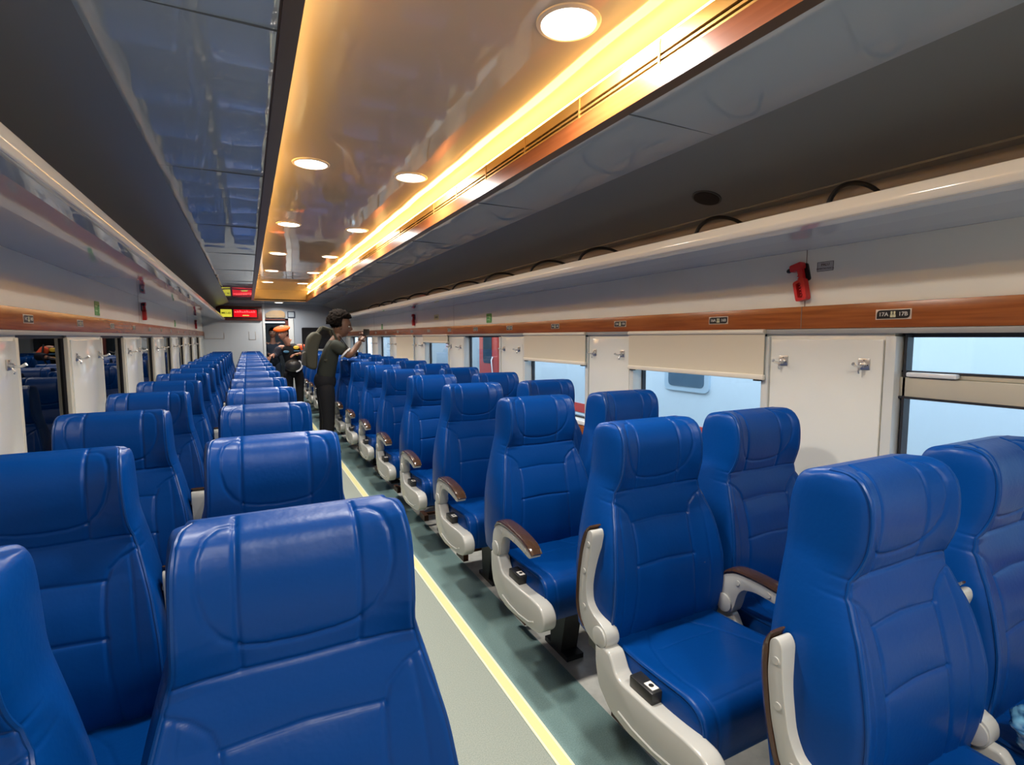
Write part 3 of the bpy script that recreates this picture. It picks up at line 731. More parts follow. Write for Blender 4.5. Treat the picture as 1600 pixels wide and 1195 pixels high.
# coat hooks on the pillars
def hook():
    t = thing('coat_hook', '', 'coat hook', (0, 0, 0), group='coat hooks on the wall pillars')
    # drawn facing -y, wall at y=0
    mb = MB(); mb.box(-0.020, 0.020, -0.003, 0.0, -0.020, 0.020); mb.build('hook_plate', CHROME, t, bevel=0.001)
    mb = MB(); mb.cyl((0, -0.010, -0.004), 0.0095, 0.016, 'y', 16); mb.build('hook_boss', CHROME, t, bevel=0.002)
    mb = MB(); mb.tube([(0, -0.014, -0.006), (-0.004, -0.024, -0.009), (-0.006, -0.040, -0.006), (-0.008, -0.054, 0.002)], [0.005, 0.0045, 0.005, 0.0065], 10); mb.build('hook_arm', CHROME, t, smooth=True)
    mb = MB(); mb.tube([(-0.008, -0.012, -0.012), (-0.008, -0.020, -0.026), (-0.008, -0.016, -0.034)], 0.0028, 8); mb.build('lower_prong', CHROME, t, smooth=True)
    for x, z in ((0.0, 0.014), (0.013, -0.004)):
        mb = MB(); mb.cyl((x, -0.0035, z), 0.0022, 0.001, 'y', 10); mb.build('screw_head', BLACKP, t)
    return t
H0 = None
def put_hook(side, y, label):
    global H0
    X = XR-0.0105 if side > 0 else XL+0.0105
    if H0 is None: H0 = hook(); o = H0; o.location = (X, y, Z(-0.100)); o['label'] = label
    else: o = dup(H0, (X, y, Z(-0.100)), label)
    o.rotation_euler.z = -PI/2 if side > 0 else PI/2
for i in range(8):
    a = 1.03 if i == 0 else 2.40+1.33*(i-1); b = 1.53+1.33*i
    for j, y in enumerate((a+0.09, b-0.09)):
        put_hook(1, y, 'small chrome coat hook on the %s pillar of the right wall, %s hook' % (ordn[i], 'near' if j == 0 else 'far'))
for i in range(7):
    a = 3.34+1.33*(i-1); b = 2.69+1.33*i
    for j, y in enumerate((a+0.10, b-0.12)):
        put_hook(-1, y, 'small chrome coat hook on the %s pillar of the left wall, %s hook' % (ordn[i], 'near' if j == 0 else 'far'))

# emergency hammers
def hammer(side, y, z, label, tilt=-12):
    X = XR if side > 0 else XL
    t = thing('emergency_hammer', label, 'emergency hammer', (X, y, Z(z)), -PI/2 if side > 0 else PI/2)
    rt_ = Matrix.Rotation(math.radians(tilt), 3, 'Y')
    def fin(o):
        for v in o.data.vertices: v.co = rt_ @ v.co
        return o
    # bracket ring at the bottom, handle, head
    outer = rounded([(-0.024, -0.075), (0.022, -0.075), (0.024, 0.012), (-0.024, 0.004)], 0.010, 4)
    inner = rounded([(-0.013, -0.062), (0.010, -0.066), (0.010, -0.002), (-0.012, -0.006)], 0.006, 4)
    n = len(outer); v = [(a, -0.006, b) for a, b in outer]+[(a, -0.006, b) for a, b in inner]+[(a, -0.034, b) for a, b in outer]+[(a, -0.034, b) for a, b in inner]
    f = []
    for i in range(n):
        j = (i+1) % n
        f += [(i, j, n+j, n+i), (2*n+i, 3*n+i, 3*n+j, 2*n+j), (i, 2*n+i, 2*n+j, j), (n+i, n+j, 3*n+j, 3*n+i)]
    mb = MB(); mb.add(v, f); fin(mb.build('hand_guard', RED, t))
    mb = MB(); mb.prism(rounded([(0.004, -0.066), (0.020, -0.066), (0.020, 0.062), (0.000, 0.062)], 0.004, 3), -0.030, -0.010, 'y'); h = fin(mb.build('handle', RED, t, bevel=0.003))
    for k in range(8):
        mb = MB(); mb.box(0.000, 0.006, -0.034, -0.008, -0.056+0.011*k, -0.052+0.011*k); fin(mb.build('grip_rib', RED, h))
    mb = MB(); mb.prism(rounded([(-0.026, 0.046), (0.026, 0.050), (0.026, 0.076), (-0.026, 0.074)], 0.008, 4), -0.036, -0.006, 'y'); fin(mb.build('hammer_head', RED, t, bevel=0.003))
    mb = MB(); mb.tube([(-0.024, -0.021, 0.060), (-0.040, -0.021, 0.058), (-0.046, -0.021, 0.057)], [0.010, 0.009, 0.005], 14); fin(mb.build('steel_tip', mat('tip_black', (0.02, 0.02, 0.022), 0.25, metal=0.5), t, smooth=True))
    mb = MB(); mb.prism(rounded([(-0.014, 0.0), (0.034, 0.0), (0.034, 0.07), (0.006, 0.07)], 0.01, 4), -0.006, 0.0, 'y'); fin(mb.build('wall_bracket', BLACKP, t))
    return t
hammer(1, 1.375, 0.215, 'red emergency hammer on the right wall beside the PALU notice', tilt=-13)
hammer(1, 6.85, 0.225, 'small red emergency hammer far along the right wall near the yellow sticker', tilt=-8)
hammer(-1, 5.50, 0.225, 'red emergency hammer mounted midway along the left wall', tilt=-8)
hammer(-1, 10.6, 0.225, 'small red emergency hammer at the far end of the left wall', tilt=-8)
# notices on the walls
def sticker(side, y, z, w, h, mt, name, label, cat='sticker'):
    X = XR-0.0005 if side > 0 else XL+0.0005
    t = thing(name, label, cat, (X, y, Z(z)), -PI/2 if side > 0 else PI/2)
    mb = MB(); mb.prism(rounded([(-w/2, -h/2), (w/2, -h/2), (w/2, h/2), (-w/2, h/2)], h*0.12, 4), -0.0008, 0.0, 'y'); mb.build('sticker_sheet', mt, t)
    return t
INK = mat('brown_ink', (0.10, 0.045, 0.04), 0.5)
t = sticker(1, 1.288, 0.268, 0.064, 0.036, mat('clear_label', (0.42, 0.40, 0.39), 0.35), 'hammer_notice', 'small framed notice reading PALU PEMECAH KACA right of the red hammer', 'notice')
mb = MB(); w_, h_ = 0.032, 0.018
for a in ((-w_, w_, -h_, -h_+0.0014), (-w_, w_, h_-0.0014, h_), (-w_, -w_+0.0014, -h_, h_), (w_-0.0014, w_, -h_, h_)): mb.box(a[0], a[1], -0.0014, -0.0007, a[2], a[3])
mb.build('notice_border', mat('border_ink', (0.03, 0.03, 0.03), 0.5), t)
text_mesh('PALU', 0.014, INK, t, (0.0, -0.0012, 0.0065), (PI/2, 0, 0), ext=0.0003, bold=0.0002)
text_mesh('PEMECAH KACA', 0.0092, INK, t, (0.0, -0.0012, -0.0085), (PI/2, 0, 0), ext=0.0003)
GRN = mat('exit_green', (0.06, 0.30, 0.07), 0.4); LGR = mat('pale_green', (0.35, 0.60, 0.33), 0.4)
def exit_sticker(side, y, z, label):
    t = sticker(side, y, z, 0.12, 0.085, GRN, 'exit_sticker', label)
    mb = MB(); mb.box(-0.052, 0.01, -0.0013, -0.0008, 0.008, 0.018); mb.box(-0.045, 0.012, -0.0013, -0.0008, -0.018, -0.010); mb.build('pale_lines', LGR, t)
    mb = MB(); mb.tube([(0.028, -0.002, -0.028), (0.034, -0.002, 0.0), (0.030, -0.002, 0.022)], 0.005, 6); mb.tube([(0.018, -0.002, 0.005), (0.034, -0.002, 0.012), (0.048, -0.002, 0.004)], 0.0035, 6); mb.build('running_figure', LGR, t)
exit_sticker(1, 4.44, 0.172, 'green exit sticker with a running figure above the wooden band on the right wall')
exit_sticker(1, 8.75, 0.172, 'tiny green exit sticker far down the right wall')
exit_sticker(-1, 3.98, 0.175, 'green exit sticker above the wooden band on the left wall')
exit_sticker(-1, 7.8, 0.175, 'tiny green exit sticker far along the left wall')
t = sticker(1, 5.95, 0.232, 0.17, 0.06, mat('sticker_yellow', (0.72, 0.66, 0.30), 0.4), 'warning_sticker', 'pale yellow sticker with dark lettering above the band between hammer and exit sticker')
mb = MB()
for k in range(5): mb.box(-0.05+0.022*k, -0.036+0.022*k, -0.0014, -0.0008, -0.012, 0.010)
mb.build('sticker_lettering', mat('olive_ink', (0.18, 0.16, 0.03), 0.5), t)
# small white catches under the sill on the right
for k, y in enumerate([1.385+1.33*i for i in range(5)]):
    mb = MB(); mb.prism(rounded([(y-0.03, Z(-0.655)), (y+0.025, Z(-0.655)), (y+0.025, Z(-0.578)), (y-0.03, Z(-0.578))], 0.006), XR-0.05, XR-0.017, 'x')
    tag(mb.build('table_bracket', mat('bracket_cream', (0.66, 0.64, 0.56), 0.3), bevel=0.003), 'small white table bracket on the wooden band under the %s right pillar' % ordn[k], 'bracket', 'table brackets under the right windows')
# crumpled clear blue plastic bag with a bottle, bottom right corner
t = thing('plastic_bag', 'crumpled translucent blue plastic bag lying on the nearest window seat', 'bag', (1.488, 0.428, 0.453))
bm = bmesh.new(); bmesh.ops.create_icosphere(bm, subdivisions=5, radius=1.0)
from mathutils import noise as mnoise
for v in bm.verts:
    p = v.co.copy(); n1 = mnoise.noise(p*1.7+Vector((3, 1, 2))); n2 = mnoise.noise(Vector((p.x*3, p.y*3, p.z*9))); n3 = abs(mnoise.noise(p*9))
    r = 1+0.34*n1+0.10*n2+0.03*n3; v.co = Vector((p.x*0.062*r, p.y*0.055*r, max(0.0, 0.035+p.z*0.042*r)))
for f in bm.faces: f.smooth = True
me = bpy.data.meshes.new('bag_film'); bm.to_mesh(me); bm.free()
BAG = mat('blue_film', (0.02, 0.14, 0.38), 0.10, spec=0.9, coat=0.6, noise=((0.20, 0.50, 0.72), 22, 3, (1, 1, 2.5)), bump=(0.8, 0.006, 30, (1, 1, 2)), trans=0.25)
me.materials.append(BAG); o = bpy.data.objects.new('bag_film', me); link(o, t)
mb = MB(); mb.tube([(-0.005, 0, 0.066), (-0.012, 0.003, 0.080), (-0.003, 0.0, 0.088), (0.006, 0.0, 0.083)], [0.016, 0.007, 0.010, 0.005], 9); mb.build('knotted_top', BAG, t, smooth=True)

# ================================================================== PEOPLE
def skin(nodes, edges, sub=2, root=0):
    """nodes: list of (x,y,z,r or (rx,ry)); returns evaluated verts, faces"""
    me = bpy.data.meshes.new('s'); me.from_pydata([n[:3] for n in nodes], edges, []); me.update()
    o = bpy.data.objects.new('s', me); scene.collection.objects.link(o)
    md = o.modifiers.new('skin', 'SKIN'); md.use_smooth_shade = True; md.branch_smoothing = 0.6
    if not me.skin_vertices: me.skin_vertices.new()
    for i, n in enumerate(nodes):
        r = n[3] if isinstance(n[3], (tuple, list)) else (n[3], n[3])
        sv = me.skin_vertices[0].data[i]; sv.radius = r; sv.use_root = (i == root)
    s2 = o.modifiers.new('sub', 'SUBSURF'); s2.levels = sub; s2.render_levels = sub
    dg = bpy.context.evaluated_depsgraph_get(); ev = o.evaluated_get(dg); m_ = bpy.data.meshes.new_from_object(ev)
    V = [tuple(v.co) for v in m_.vertices]; F = [tuple(p.vertices) for p in m_.polygons]
    bpy.data.objects.remove(o); bpy.data.meshes.remove(m_); bpy.data.meshes.remove(me)
    return V, F
def chain(pts): return [(i, i+1) for i in range(len(pts)-1)]
def ellipsoid(c, r, n=16, M=None, squash=None):
    V = []; F = []; c = Vector(c)
    for i in range(n+1):
        th = PI*i/n
        for j in range(2*n):
            ph = 2*PI*j/(2*n); p = Vector((r[0]*math.sin(th)*math.cos(ph), r[1]*math.sin(th)*math.sin(ph), r[2]*math.cos(th)))
            if squash: p = squash(p)
            if M is not None: p = M @ p
            V.append(tuple(c+p))
    for i in range(n):
        for j in range(2*n): F.append((i*2*n+j, (i+1)*2*n+j, (i+1)*2*n+(j+1) % (2*n), i*2*n+(j+1) % (2*n)))
    return V, F
def head_geo(mb, c, M, s=1.0, mi_skin=0, mi_eye=1, mi_dark=2, mi_lip=3):
    # face looks along local +x
    def sq(p):
        x, y, z = p
        if z < 0: y *= 1+0.9*z/s; x *= 1+0.35*z/s
        if x > 0: x += 0.026*s*math.exp(-((y/(0.014*s))**2)-((z+0.012*s)/(0.020*s))**2)       # nose
        if x > 0: x += 0.010*s*math.exp(-((y/(0.03*s))**2)-((z+0.092*s)/(0.022*s))**2)        # chin
        if x > 0: x -= 0.008*s*math.exp(-(((abs(y)-0.032*s)/(0.016*s))**2)-((z-0.012*s)/(0.014*s))**2)   # eye sockets
        if x > 0: x += 0.006*s*math.exp(-((z-0.035*s)/(0.012*s))**2-(y/(0.05*s))**2)
        return Vector((x, y, z))
    V, F = ellipsoid(c, (0.094*s, 0.076*s, 0.118*s), 28, M, sq); mb.add(V, F, mi_skin)
    c = Vector(c)
    for q in (-1, 1):
        V, F = ellipsoid(c+M @ Vector((0.0, q*0.076*s, -0.005*s)), (0.020*s, 0.009*s, 0.032*s), 8, M); mb.add(V, F, mi_skin)
        V, F = ellipsoid(c+M @ Vector((0.077*s, q*0.031*s, 0.010*s)), (0.011*s, 0.014*s, 0.008*s), 8, M); mb.add(V, F, mi_eye)
        V, F = ellipsoid(c+M @ Vector((0.0865*s, q*0.031*s, 0.010*s)), (0.003*s, 0.006*s, 0.006*s), 6, M); mb.add(V, F, mi_dark)
        V, F = ellipsoid(c+M @ Vector((0.086*s, q*0.032*s, 0.032*s)), (0.006*s, 0.018*s, 0.0035*s), 6, M); mb.add(V, F, mi_dark)
    V, F = ellipsoid(c+M @ Vector((0.086*s, 0, -0.052*s)), (0.010*s, 0.025*s, 0.007*s), 8, M); mb.add(V, F, mi_lip)
def hand_geo(mb, wrist, direc, palm_n, side, curl=0.6, s=1.0):
    """palm with five separate bent fingers; direc from wrist to knuckles, palm_n the side fingers curl towards, side = thumb side sign"""
    d = Vector(direc).normalized(); n = Vector(palm_n); n = (n-d*n.dot(d)).normalized(); t = d.cross(n)*side; w_ = Vector(wrist)
    V, F = skin([(*w_, 0.020*s), (*(w_+d*0.035*s), (0.030*s, 0.014*s)), (*(w_+d*0.080*s), (0.034*s, 0.013*s))], [(0, 1), (1, 2)], 2); mb.add(V, F, 0)
    for k, ln in enumerate((0.070, 0.078, 0.072, 0.056)):
        b = w_+d*0.078*s+t*(0.027-0.018*k)*s; pts = [b]; a = 0.25
        for seg in (0.45, 0.30, 0.25):
            a += curl*(0.5+0.5*(seg < 0.4)); pts.append(pts[-1]+(d*math.cos(a)+n*math.sin(a))*ln*seg*s)
        V, F = skin([(*p, (0.0088-0.0008*i)*s) for i, p in enumerate(pts)], chain(pts), 1); mb.add(V, F, 0)
    b = w_+d*0.025*s+t*0.026*s; pts = [b, b+(d*0.5+t*0.7+n*0.3).normalized()*0.030*s, b+(d*0.5+t*0.7+n*0.3).normalized()*0.030*s+(d*0.8+n*0.6).normalized()*0.028*s]
    V, F = skin([(*p, 0.0105*s) for p in pts], chain(pts), 1); mb.add(V, F, 0)
def person(name_label, skin_col, N, bulk, headc, headM, headR, shirt, trousers, shoes, sleeve_mat=None, sleeve_to='elbow', hs=1.0, hands=None, hair=None):
    """N: dict of joints -> Vector"""
    t = thing('person', name_label, 'person', (N['pelvis'][0], N['pelvis'][1], 0))
    off = Vector((N['pelvis'][0], N['pelvis'][1], 0))
    J = {k: Vector(v)-off for k, v in N.items()}; hc = Vector(headc)-off
    SK = mat('skin_%s' % skin_col[0], skin_col[1], 0.5); EY = mat('eye_white', (0.7, 0.68, 0.65), 0.3); DK = mat('brow_dark', (0.015, 0.010, 0.008), 0.6); LP = mat('lip', (0.25, 0.07, 0.05), 0.5)
    names_ = ['pelvis', 'spine', 'chest', 'neck', 'head', 'shR', 'elR', 'wrR', 'shL', 'elL', 'wrL', 'hipR', 'knR', 'anR', 'hipL', 'knL', 'anL']
    J['head'] = hc-Vector((0, 0, 0.05))
    R = dict(pelvis=(.125, .105), spine=(.115, .095), chest=(.125, .10), neck=.055, head=.05, shR=.055, elR=.040, wrR=.026, shL=.055, elL=.040, wrL=.026, hipR=.085, knR=.055, anR=.040, hipL=.085, knL=.055, anL=.040)
    if bulk:
        for k in ('pelvis', 'spine', 'chest'): R[k] = (R[k][0]*bulk, R[k][1]*bulk)
        for k in ('shR', 'shL', 'elR', 'elL', 'hipR', 'hipL', 'knR', 'knL'): R[k] = R[k]*(1+(bulk-1)*0.8)
    idx = {k: i for i, k in enumerate(names_)}
    E_ = [('pelvis', 'spine'), ('spine', 'chest'), ('chest', 'neck'), ('neck', 'head'), ('chest', 'shR'), ('shR', 'elR'), ('elR', 'wrR'), ('chest', 'shL'), ('shL', 'elL'), ('elL', 'wrL'), ('pelvis', 'hipR'), ('hipR', 'knR'), ('knR', 'anR'), ('pelvis', 'hipL'), ('hipL', 'knL'), ('knL', 'anL')]
    def thin(k):
        r = R[k]; f_ = .80 if k in ('pelvis', 'spine', 'chest', 'hipR', 'hipL', 'knR', 'knL', 'shR', 'shL') else (.82 if sleeve_to != 'elbow' and k in ('elR', 'elL') else 1.0)
        return (r[0]*f_, r[1]*f_) if isinstance(r, tuple) else r*f_
    V, F = skin([(*J[k], thin(k)) for k in names_], [(idx[a], idx[b]) for a, b in E_], 2)
    mb = MB(); mb.add(V, F, 0); head_geo(mb, hc, headM, hs)
    if hands:
        for wk, dr, pn, sd, cu in hands: hand_geo(mb, J[wk], dr, pn, sd, cu)
    mb.build('body', [SK, EY, DK, LP], t, smooth=True)
    def grown(keys, edges, g, name, mt, extra=None, sub=2):
        kk = list(keys); ix = {k: i for i, k in enumerate(kk)}
        nodes = []
        for k in kk:
            p = extra[k] if extra and k in extra else J[k]; r = R.get(k.rstrip('_'), .04)
            r = (r[0]+g, r[1]+g) if isinstance(r, tuple) else r+g
            nodes.append((*p, r))
        V, F = skin(nodes, [(ix[a], ix[b]) for a, b in edges], sub); m_ = MB(); m_.add(V, F); return m_.build(name, mt, t, smooth=True)
    ex = {'neck_': J['chest'].lerp(J['neck'], 0.80), 'hem_': J['pelvis'].lerp(J['spine'], -0.25), 'cuffR_': J['shR'].lerp(J['elR'], 0.72), 'cuffL_': J['shL'].lerp(J['elL'], 0.72)}
    R['neck_'.rstrip('_')] = .055
    R['hem'] = (.125, .105); R['cuffR'] = .046; R['cuffL'] = .046
    if sleeve_to == 'elbow':
        grown(['hem_', 'spine', 'chest', 'neck_', 'shR', 'cuffR_', 'shL', 'cuffL_'], [('hem_', 'spine'), ('spine', 'chest'), ('chest', 'neck_'), ('chest', 'shR'), ('shR', 'cuffR_'), ('chest', 'shL'), ('shL', 'cuffL_')], 0.020, 'shirt', shirt, ex)
    else:
        grown(['hem_', 'spine', 'chest', 'neck_', 'shR', 'shL'], [('hem_', 'spine'), ('spine', 'chest'), ('chest', 'neck_'), ('chest', 'shR'), ('chest', 'shL')], 0.022, 'vest', shirt, ex)
        for q in 'RL':
            sm = sleeve_mat[q] if isinstance(sleeve_mat, dict) else sleeve_mat
            ex['w%s_' % q] = J['el'+q].lerp(J['wr'+q], 0.80); R['w%s' % q] = .03
            grown(['sh'+q, 'el'+q, 'w%s_' % q], [('sh'+q, 'el'+q), ('el'+q, 'w%s_' % q)], 0.013, 'sleeve', sm, ex)
    bk = bulk or 1; m_ = MB(); pv = J['pelvis']
    V, F = ellipsoid(pv+Vector((0, 0, 0.02)), (.104*bk, .122*bk, .13) if abs(Vector(N['facing']).x) > .5 else (.135*bk, .112*bk, .135), 16); m_.add(V, F)
    for q in 'RL':
        V, F = skin([(*(pv.lerp(J['hip'+q], .75)+Vector((0, 0, .02))), .085*bk), (*J['hip'+q].lerp(J['kn'+q], .25), .085*bk), (*J['kn'+q], .066*bk), (*J['an'+q], .056)], [(0, 1), (1, 2), (2, 3)], 2); m_.add(V, F)
    m_.build('trousers', trousers, t, smooth=True)
    f_ = Vector(N['facing'])
    for q in 'RL':
        a = J['an'+q]; m_ = MB()
        V, F = skin([(a.x-f_.x*0.05, a.y-f_.y*0.05, 0.045, (.042, .040)), (a.x+f_.x*0.06, a.y+f_.y*0.06, 0.042, (.044, .036)), (a.x+f_.x*0.15, a.y+f_.y*0.15, 0.034, (.042, .028))], [(0, 1), (1, 2)], 2)
        V = [(x, y, max(0.002, z)) for x, y, z in V]
        m_.add(V, F); m_.build('shoe', shoes, t, smooth=True)
    if hair: hair(t, hc, headM)
    return t, off, J
BLK = mat('cloth_black', (0.012, 0.012, 0.014), 0.8, spec=0.2); OLV = mat('cloth_dark_olive', (0.030, 0.033, 0.026), 0.85, spec=0.2); SHO = mat('shoe_black', (0.02, 0.02, 0.02), 0.5)
HAIR = mat('hair_black', (0.008, 0.006, 0.005), 0.95, spec=0.05)
def afro(t, hc, M):
    V = []; F = []
    bm = bmesh.new(); bmesh.ops.create_icosphere(bm, subdivisions=5, radius=1.0)
    for v in bm.verts:
        p = v.co; n1 = mnoise.noise(p*7)*0.10+mnoise.noise(p*14)*0.07
        face = p.x > 0.30 and p.z < 0.45
        r = 1+n1
        if face: r *= 0.55
        elif p.z < -0.45: r *= 0.80
        v.co = hc+M @ Vector((-0.030+p.x*0.140*r, p.y*0.128*r, 0.050+p.z*0.135*r))
    for f in bm.faces: f.smooth = True
    me = bpy.data.meshes.new('hair'); bm.to_mesh(me); bm.free(); me.materials.append(HAIR); link(bpy.data.objects.new('hair', me), t)
    # glasses
    m_ = MB()
    for q in (-1, 1):
        m_.tube([hc+M @ Vector((0.098, q*0.032+0.022*math.cos(a), 0.008+0.016*math.sin(a))) for a in np.linspace(0, 2*PI, 16)], 0.002, 6)
    m_.tube([hc+M @ Vector((0.098, -0.012, 0.010)), hc+M @ Vector((0.100, 0, 0.013)), hc+M @ Vector((0.098, 0.012, 0.010))], 0.002, 6)
    m_.build('spectacles', mat('glasses_frame', (0.25, 0.22, 0.18), 0.3, metal=0.6), t, smooth=True)
# --- photographer in the aisle, turned to the windows on the right
MY = 6.2
Mh = Matrix.Rotation(math.radians(-12), 3, 'Z') @ Matrix.Rotation(math.radians(12), 3, 'Y')
man, moff, MJ = person('man with dark curly hair and spectacles standing in the aisle photographing with a phone', ('brown', (0.17, 0.085, 0.05)), dict(
    pelvis=(.76, MY, .82), spine=(.775, MY, .97), chest=(.83, MY, 1.17), neck=(.895, MY, 1.315), shR=(.85, MY-.16, 1.26), elR=(1.0, MY-.21, 1.115), wrR=(1.145, MY-.10, 1.285),
    shL=(.86, MY+.16, 1.26), elL=(1.10, MY+.20, 1.13), wrL=(1.16, MY+.08, 1.28), hipR=(.76, MY-.085, .80), knR=(.775, MY-.085, .45), anR=(.755, MY-.085, .07), hipL=(.755, MY+.085, .80), knL=(.77, MY+.10, .45), anL=(.74, MY+.10, .07), facing=(1, 0, 0)),
    1.14, (.955, MY, 1.455), Mh, None, OLV, BLK, SHO, hs=1.08, hair=afro,
    hands=[('wrR', (.55, .35, .7), (-.2, .9, .3), -1, .55), ('wrL', (.35, -.4, .7), (-.2, -.9, .3), 1, .55)])
for q in 'R':
    m_ = MB(); a = MJ['sh'+q].lerp(MJ['el'+q], .70); b = MJ['sh'+q].lerp(MJ['el'+q], .78); m_.tube([a, b], [.0745, .0720], 20, cap=False); m_.build('sleeve_stripe', mat('stripe_white', (0.7, 0.7, 0.68), 0.6), man, smooth=True)
t = thing('phone', 'black phone held up sideways in both hands by the photographer', 'phone', (1.225, MY-.03, 1.385), math.radians(-35))
mb = MB(); mb.box(-0.0045, 0.0045, -0.078, 0.078, -0.037, 0.037); mb.build('phone_body', BLACKP, t, bevel=0.004)
mb = MB(); mb.box(-0.0052, -0.0045, -0.072, 0.072, -0.032, 0.032); mb.build('phone_screen', BLACKG, t)
t = thing('backpack', 'worn olive grey backpack on the photographer’s back', 'backpack', (.615, MY, .97))
mb = MB(); mb.prism(rounded([(-0.050, 0.02), (0.055, 0.0), (0.070, 0.22), (0.12, 0.38), (0.05, 0.43), (-0.030, 0.36), (-0.060, 0.18)], 0.05, 5), -0.14, 0.14, 'y')
for i, v in enumerate(mb.v): pass
BP = mat('backpack_olive', (0.052, 0.050, 0.036), 0.8, spec=0.2); mb.v = [(v[0], v[1] if False else v[1], v[2]) for v in mb.v]
bpk = MB(); bpk.v = [(x, y, z) for x, y, z in mb.v]; bpk.f = mb.f; bpk.mi = mb.mi; bpk.build('bag_body', BP, t, bevel=0.035, segs=4)
mb = MB(); mb.prism(rounded([(-0.088, 0.05), (-0.045, 0.05), (-0.045, 0.21), (-0.080, 0.19)], 0.03, 4), -0.10, 0.10, 'y'); mb.build('front_pocket', mat('pocket_olive', (0.04, 0.038, 0.028), 0.8), t, bevel=0.015)
for q in (-1, 1):
    mb = MB(); mb.tube([(0.075, q*0.10, 0.40), (0.13, q*0.13, 0.47), (0.22, q*0.13, 0.44), (0.275, q*0.12, 0.32), (0.25, q*0.13, 0.18), (0.13, q*0.15, 0.10)], 0.014, 8); mb.build('shoulder_strap', BP, t, smooth=True)
t = thing('camera', 'small beige camera hanging on the photographer’s chest', 'camera', (1.06, MY-.02, 1.14))
mb = MB(); mb.box(-0.03, 0.03, -0.055, 0.055, -0.035, 0.035); mb.build('camera_body', mat('camera_beige', (0.36, 0.30, 0.18), 0.5), t, bevel=0.01)
mb = MB(); mb.cyl((0.045, 0, 0), 0.026, 0.04, 'x', 20); mb.build('lens', BLACKP, t, bevel=0.003)
mb = MB(); mb.tube([(-0.02, -0.05, 0.03), (-0.10, -0.06, 0.14), (-0.14, -0.05, 0.20)], 0.005, 6); mb.build('strap', BLACKP, t, smooth=True)
mb = MB(); mb.tube([(-0.02, 0.05, 0.03), (-0.10, 0.06, 0.14), (-0.14, 0.05, 0.20)], 0.005, 6); mb.build('strap', BLACKP, t, smooth=True)

# --- person with the orange beret, bending over the left seats
GY = 9.3
def beret(t, hc, M):
    V, F = ellipsoid(hc+Vector((0, 0, 0)), (0.098, 0.083, 0.10), 16, M, lambda p: Vector((min(p.x, 0.025)-0.010, p.y, max(p.z, -0.055)))); m_ = MB(); m_.add(V, F); m_.build('hair', HAIR, t, smooth=True)
    def sq(p): return Vector((p.x, p.y, 0.062+p.z*0.5))
    V, F = ellipsoid(hc, (0.130, 0.125, 0.085), 20, M, sq); m_ = MB(); m_.add(V, F); m_.build('beret', mat('beret_orange', (0.85, 0.13, 0.012), 0.7, spec=0.2), t, smooth=True)
    m_ = MB(); m_.tube([hc+M @ Vector((0.100*math.cos(a), 0.085*math.sin(a), 0.052)) for a in np.linspace(0, 2*PI, 28)], 0.009, 8); m_.build('beret_band', mat('band_orange', (0.70, 0.10, 0.01), 0.6), t, smooth=True)
Gh = Matrix.Rotation(math.radians(-125), 3, 'Z') @ Matrix.Rotation(math.radians(18), 3, 'Y')
ORG = mat('sleeve_orange', (0.80, 0.12, 0.05), 0.7, spec=0.2); DKS = mat('sleeve_dark', (0.02, 0.022, 0.035), 0.8, spec=0.2)
g, goff, GJ = person('person in orange beret and black vest bending over the left seats', ('tan', (0.36, 0.17, 0.11)), dict(
    pelvis=(.66, GY, .78), spine=(.65, GY-.03, .93), chest=(.62, GY-.08, 1.11), neck=(.575, GY-.15, 1.255), shR=(.46, GY-.09, 1.18), elR=(.37, GY-.16, 1.02), wrR=(.345, GY-.27, 1.06),
    shL=(.78, GY-.09, 1.20), elL=(.86, GY-.17, 1.08), wrL=(.72, GY-.34, 1.07), hipR=(.57, GY, .77), knR=(.58, GY-.02, .44), anR=(.57, GY+.02, .07), hipL=(.74, GY, .77), knL=(.74, GY-.02, .44), anL=(.74, GY+.02, .07), facing=(0, -1, 0)),
    None, (.50, GY-.20, 1.405), Gh, None, BLK, BLK, SHO, sleeve_mat={'L': ORG, 'R': DKS}, sleeve_to='wrist', hs=1.0, hair=beret,
    hands=[('wrR', (-.5, -.5, -.35), (0, 0, -1), 1, .3), ('wrL', (-.9, -.3, -.1), (0, 0, -1), -1, .35)])
# yellow emblems and blue name tape on the vest, dark cuff on the orange sleeve
def patch(parent, c, r, mt, nm):
    V, F = ellipsoid(c, r, 10); m_ = MB(); m_.add(V, F); return m_.build(nm, mt, parent, smooth=True)
cf = GJ['chest']
patch(g, cf+Vector((.075, -.115, .055)), (.045, .014, .030), mat('emblem_yellow', (0.85, 0.55, 0.05), 0.5), 'emblem')
patch(g, cf+Vector((.085, -.120, -.055)), (.038, .014, .018), MATS['emblem_yellow'], 'emblem')
patch(g, cf+Vector((.080, -.120, .0)), (.050, .012, .010), mat('name_tape_blue', (0.05, 0.16, 0.28), 0.6), 'name_tape')
patch(g, cf+Vector((-.075, -.110, -.01)), (.045, .012, .022), MATS['name_tape_blue'], 'name_tape')
m_ = MB(); m_.tube([GJ['elL'].lerp(GJ['wrL'], .05), GJ['elL'].lerp(GJ['wrL'], .85)], [.058, .046], 16); m_.build('dark_cuff', DKS, g, smooth=True)
t = thing('shoulder_bag', 'round black bag with pale rim hanging before the person in the orange beret', 'bag', (.64, GY-.25, .88))
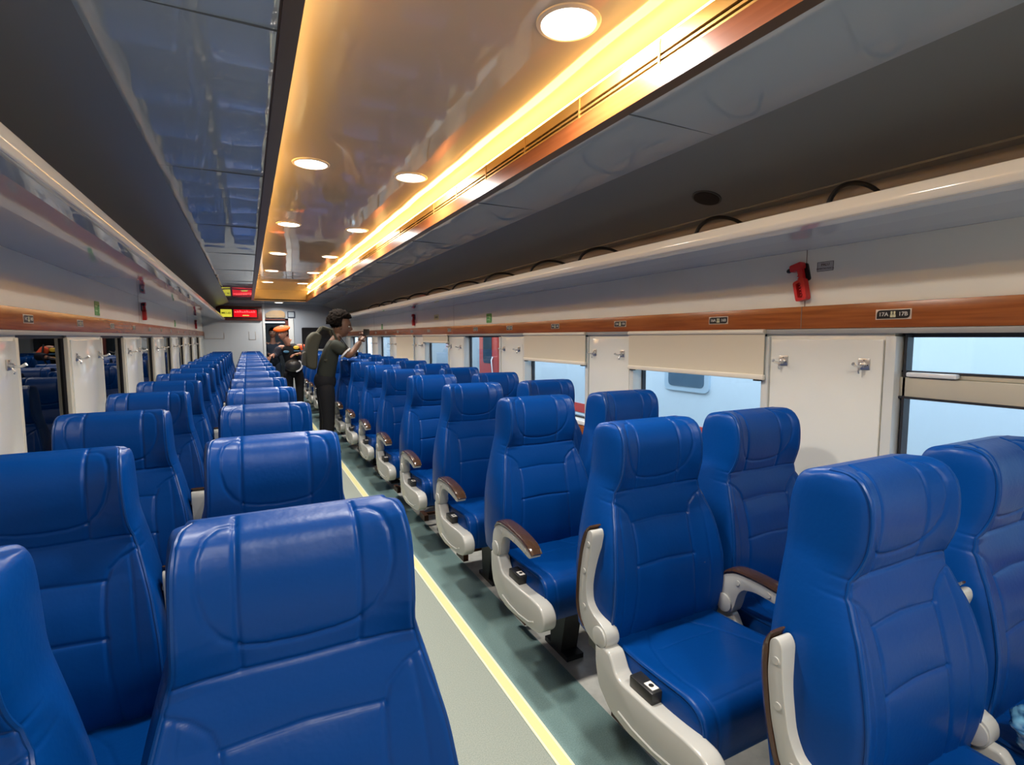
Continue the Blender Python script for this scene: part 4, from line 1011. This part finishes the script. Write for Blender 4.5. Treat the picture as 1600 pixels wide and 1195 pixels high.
V, F = ellipsoid((0, 0, 0), (.13, .07, .10), 16); m_ = MB(); m_.add(V, F); m_.build('bag_body', mat('bag_black', (0.02, 0.02, 0.02), 0.35), t, smooth=True)
m_ = MB(); m_.tube([(.125*math.cos(a), -.035, .10*math.sin(a)) for a in np.linspace(-1.3, 0.9, 14)], 0.012, 8); m_.build('pale_rim', mat('rim_pale', (0.6, 0.6, 0.62), 0.4), t, smooth=True)
m_ = MB(); m_.tube([(.10, 0.0, .05), (.17, .02, .20), (.15, .05, .36)], 0.012, 8); m_.build('strap', BLACKP, t, smooth=True)

# --- dark figure beyond the doorway
def short_hair(t, hc, M):
    V, F = ellipsoid(hc+M @ Vector((-0.012, 0, 0.022)), (0.098, 0.084, 0.108), 18, M, lambda p: Vector((p.x if p.x < 0.03 or p.z > 0.035 else 0.03, p.y, max(p.z, -0.05)))); m_ = MB(); m_.add(V, F); m_.build('hair', HAIR, t, smooth=True)
PY = 12.75
Ph = Matrix.Rotation(math.radians(-100), 3, 'Z') @ Matrix.Rotation(math.radians(8), 3, 'Y')
NAVY = mat('cloth_navy', (0.02, 0.03, 0.05), 0.8, spec=0.2)
person('person in dark navy clothes standing beyond the doorway behind the orange beret', ('shade', (0.20, 0.10, 0.07)), dict(
    pelvis=(.50, PY, .80), spine=(.50, PY, .95), chest=(.50, PY, 1.12), neck=(.50, PY-.01, 1.28), shR=(.36, PY, 1.22), elR=(.34, PY-.02, .98), wrR=(.42, PY-.18, .96),
    shL=(.64, PY, 1.22), elL=(.67, PY-.02, .98), wrL=(.58, PY-.18, .96), hipR=(.42, PY, .78), knR=(.42, PY, .44), anR=(.42, PY, .07), hipL=(.58, PY, .78), knL=(.58, PY, .44), anL=(.58, PY, .07), facing=(0, -1, 0)),
    None, (.50, PY-.02, 1.42), Ph, None, NAVY, NAVY, SHO, sleeve_mat=NAVY, sleeve_to='wrist', hs=0.98, hair=short_hair,
    hands=[('wrR', (.6, -.6, 0), (0, 0, -1), 1, .3), ('wrL', (-.6, -.6, 0), (0, 0, -1), -1, .3)])
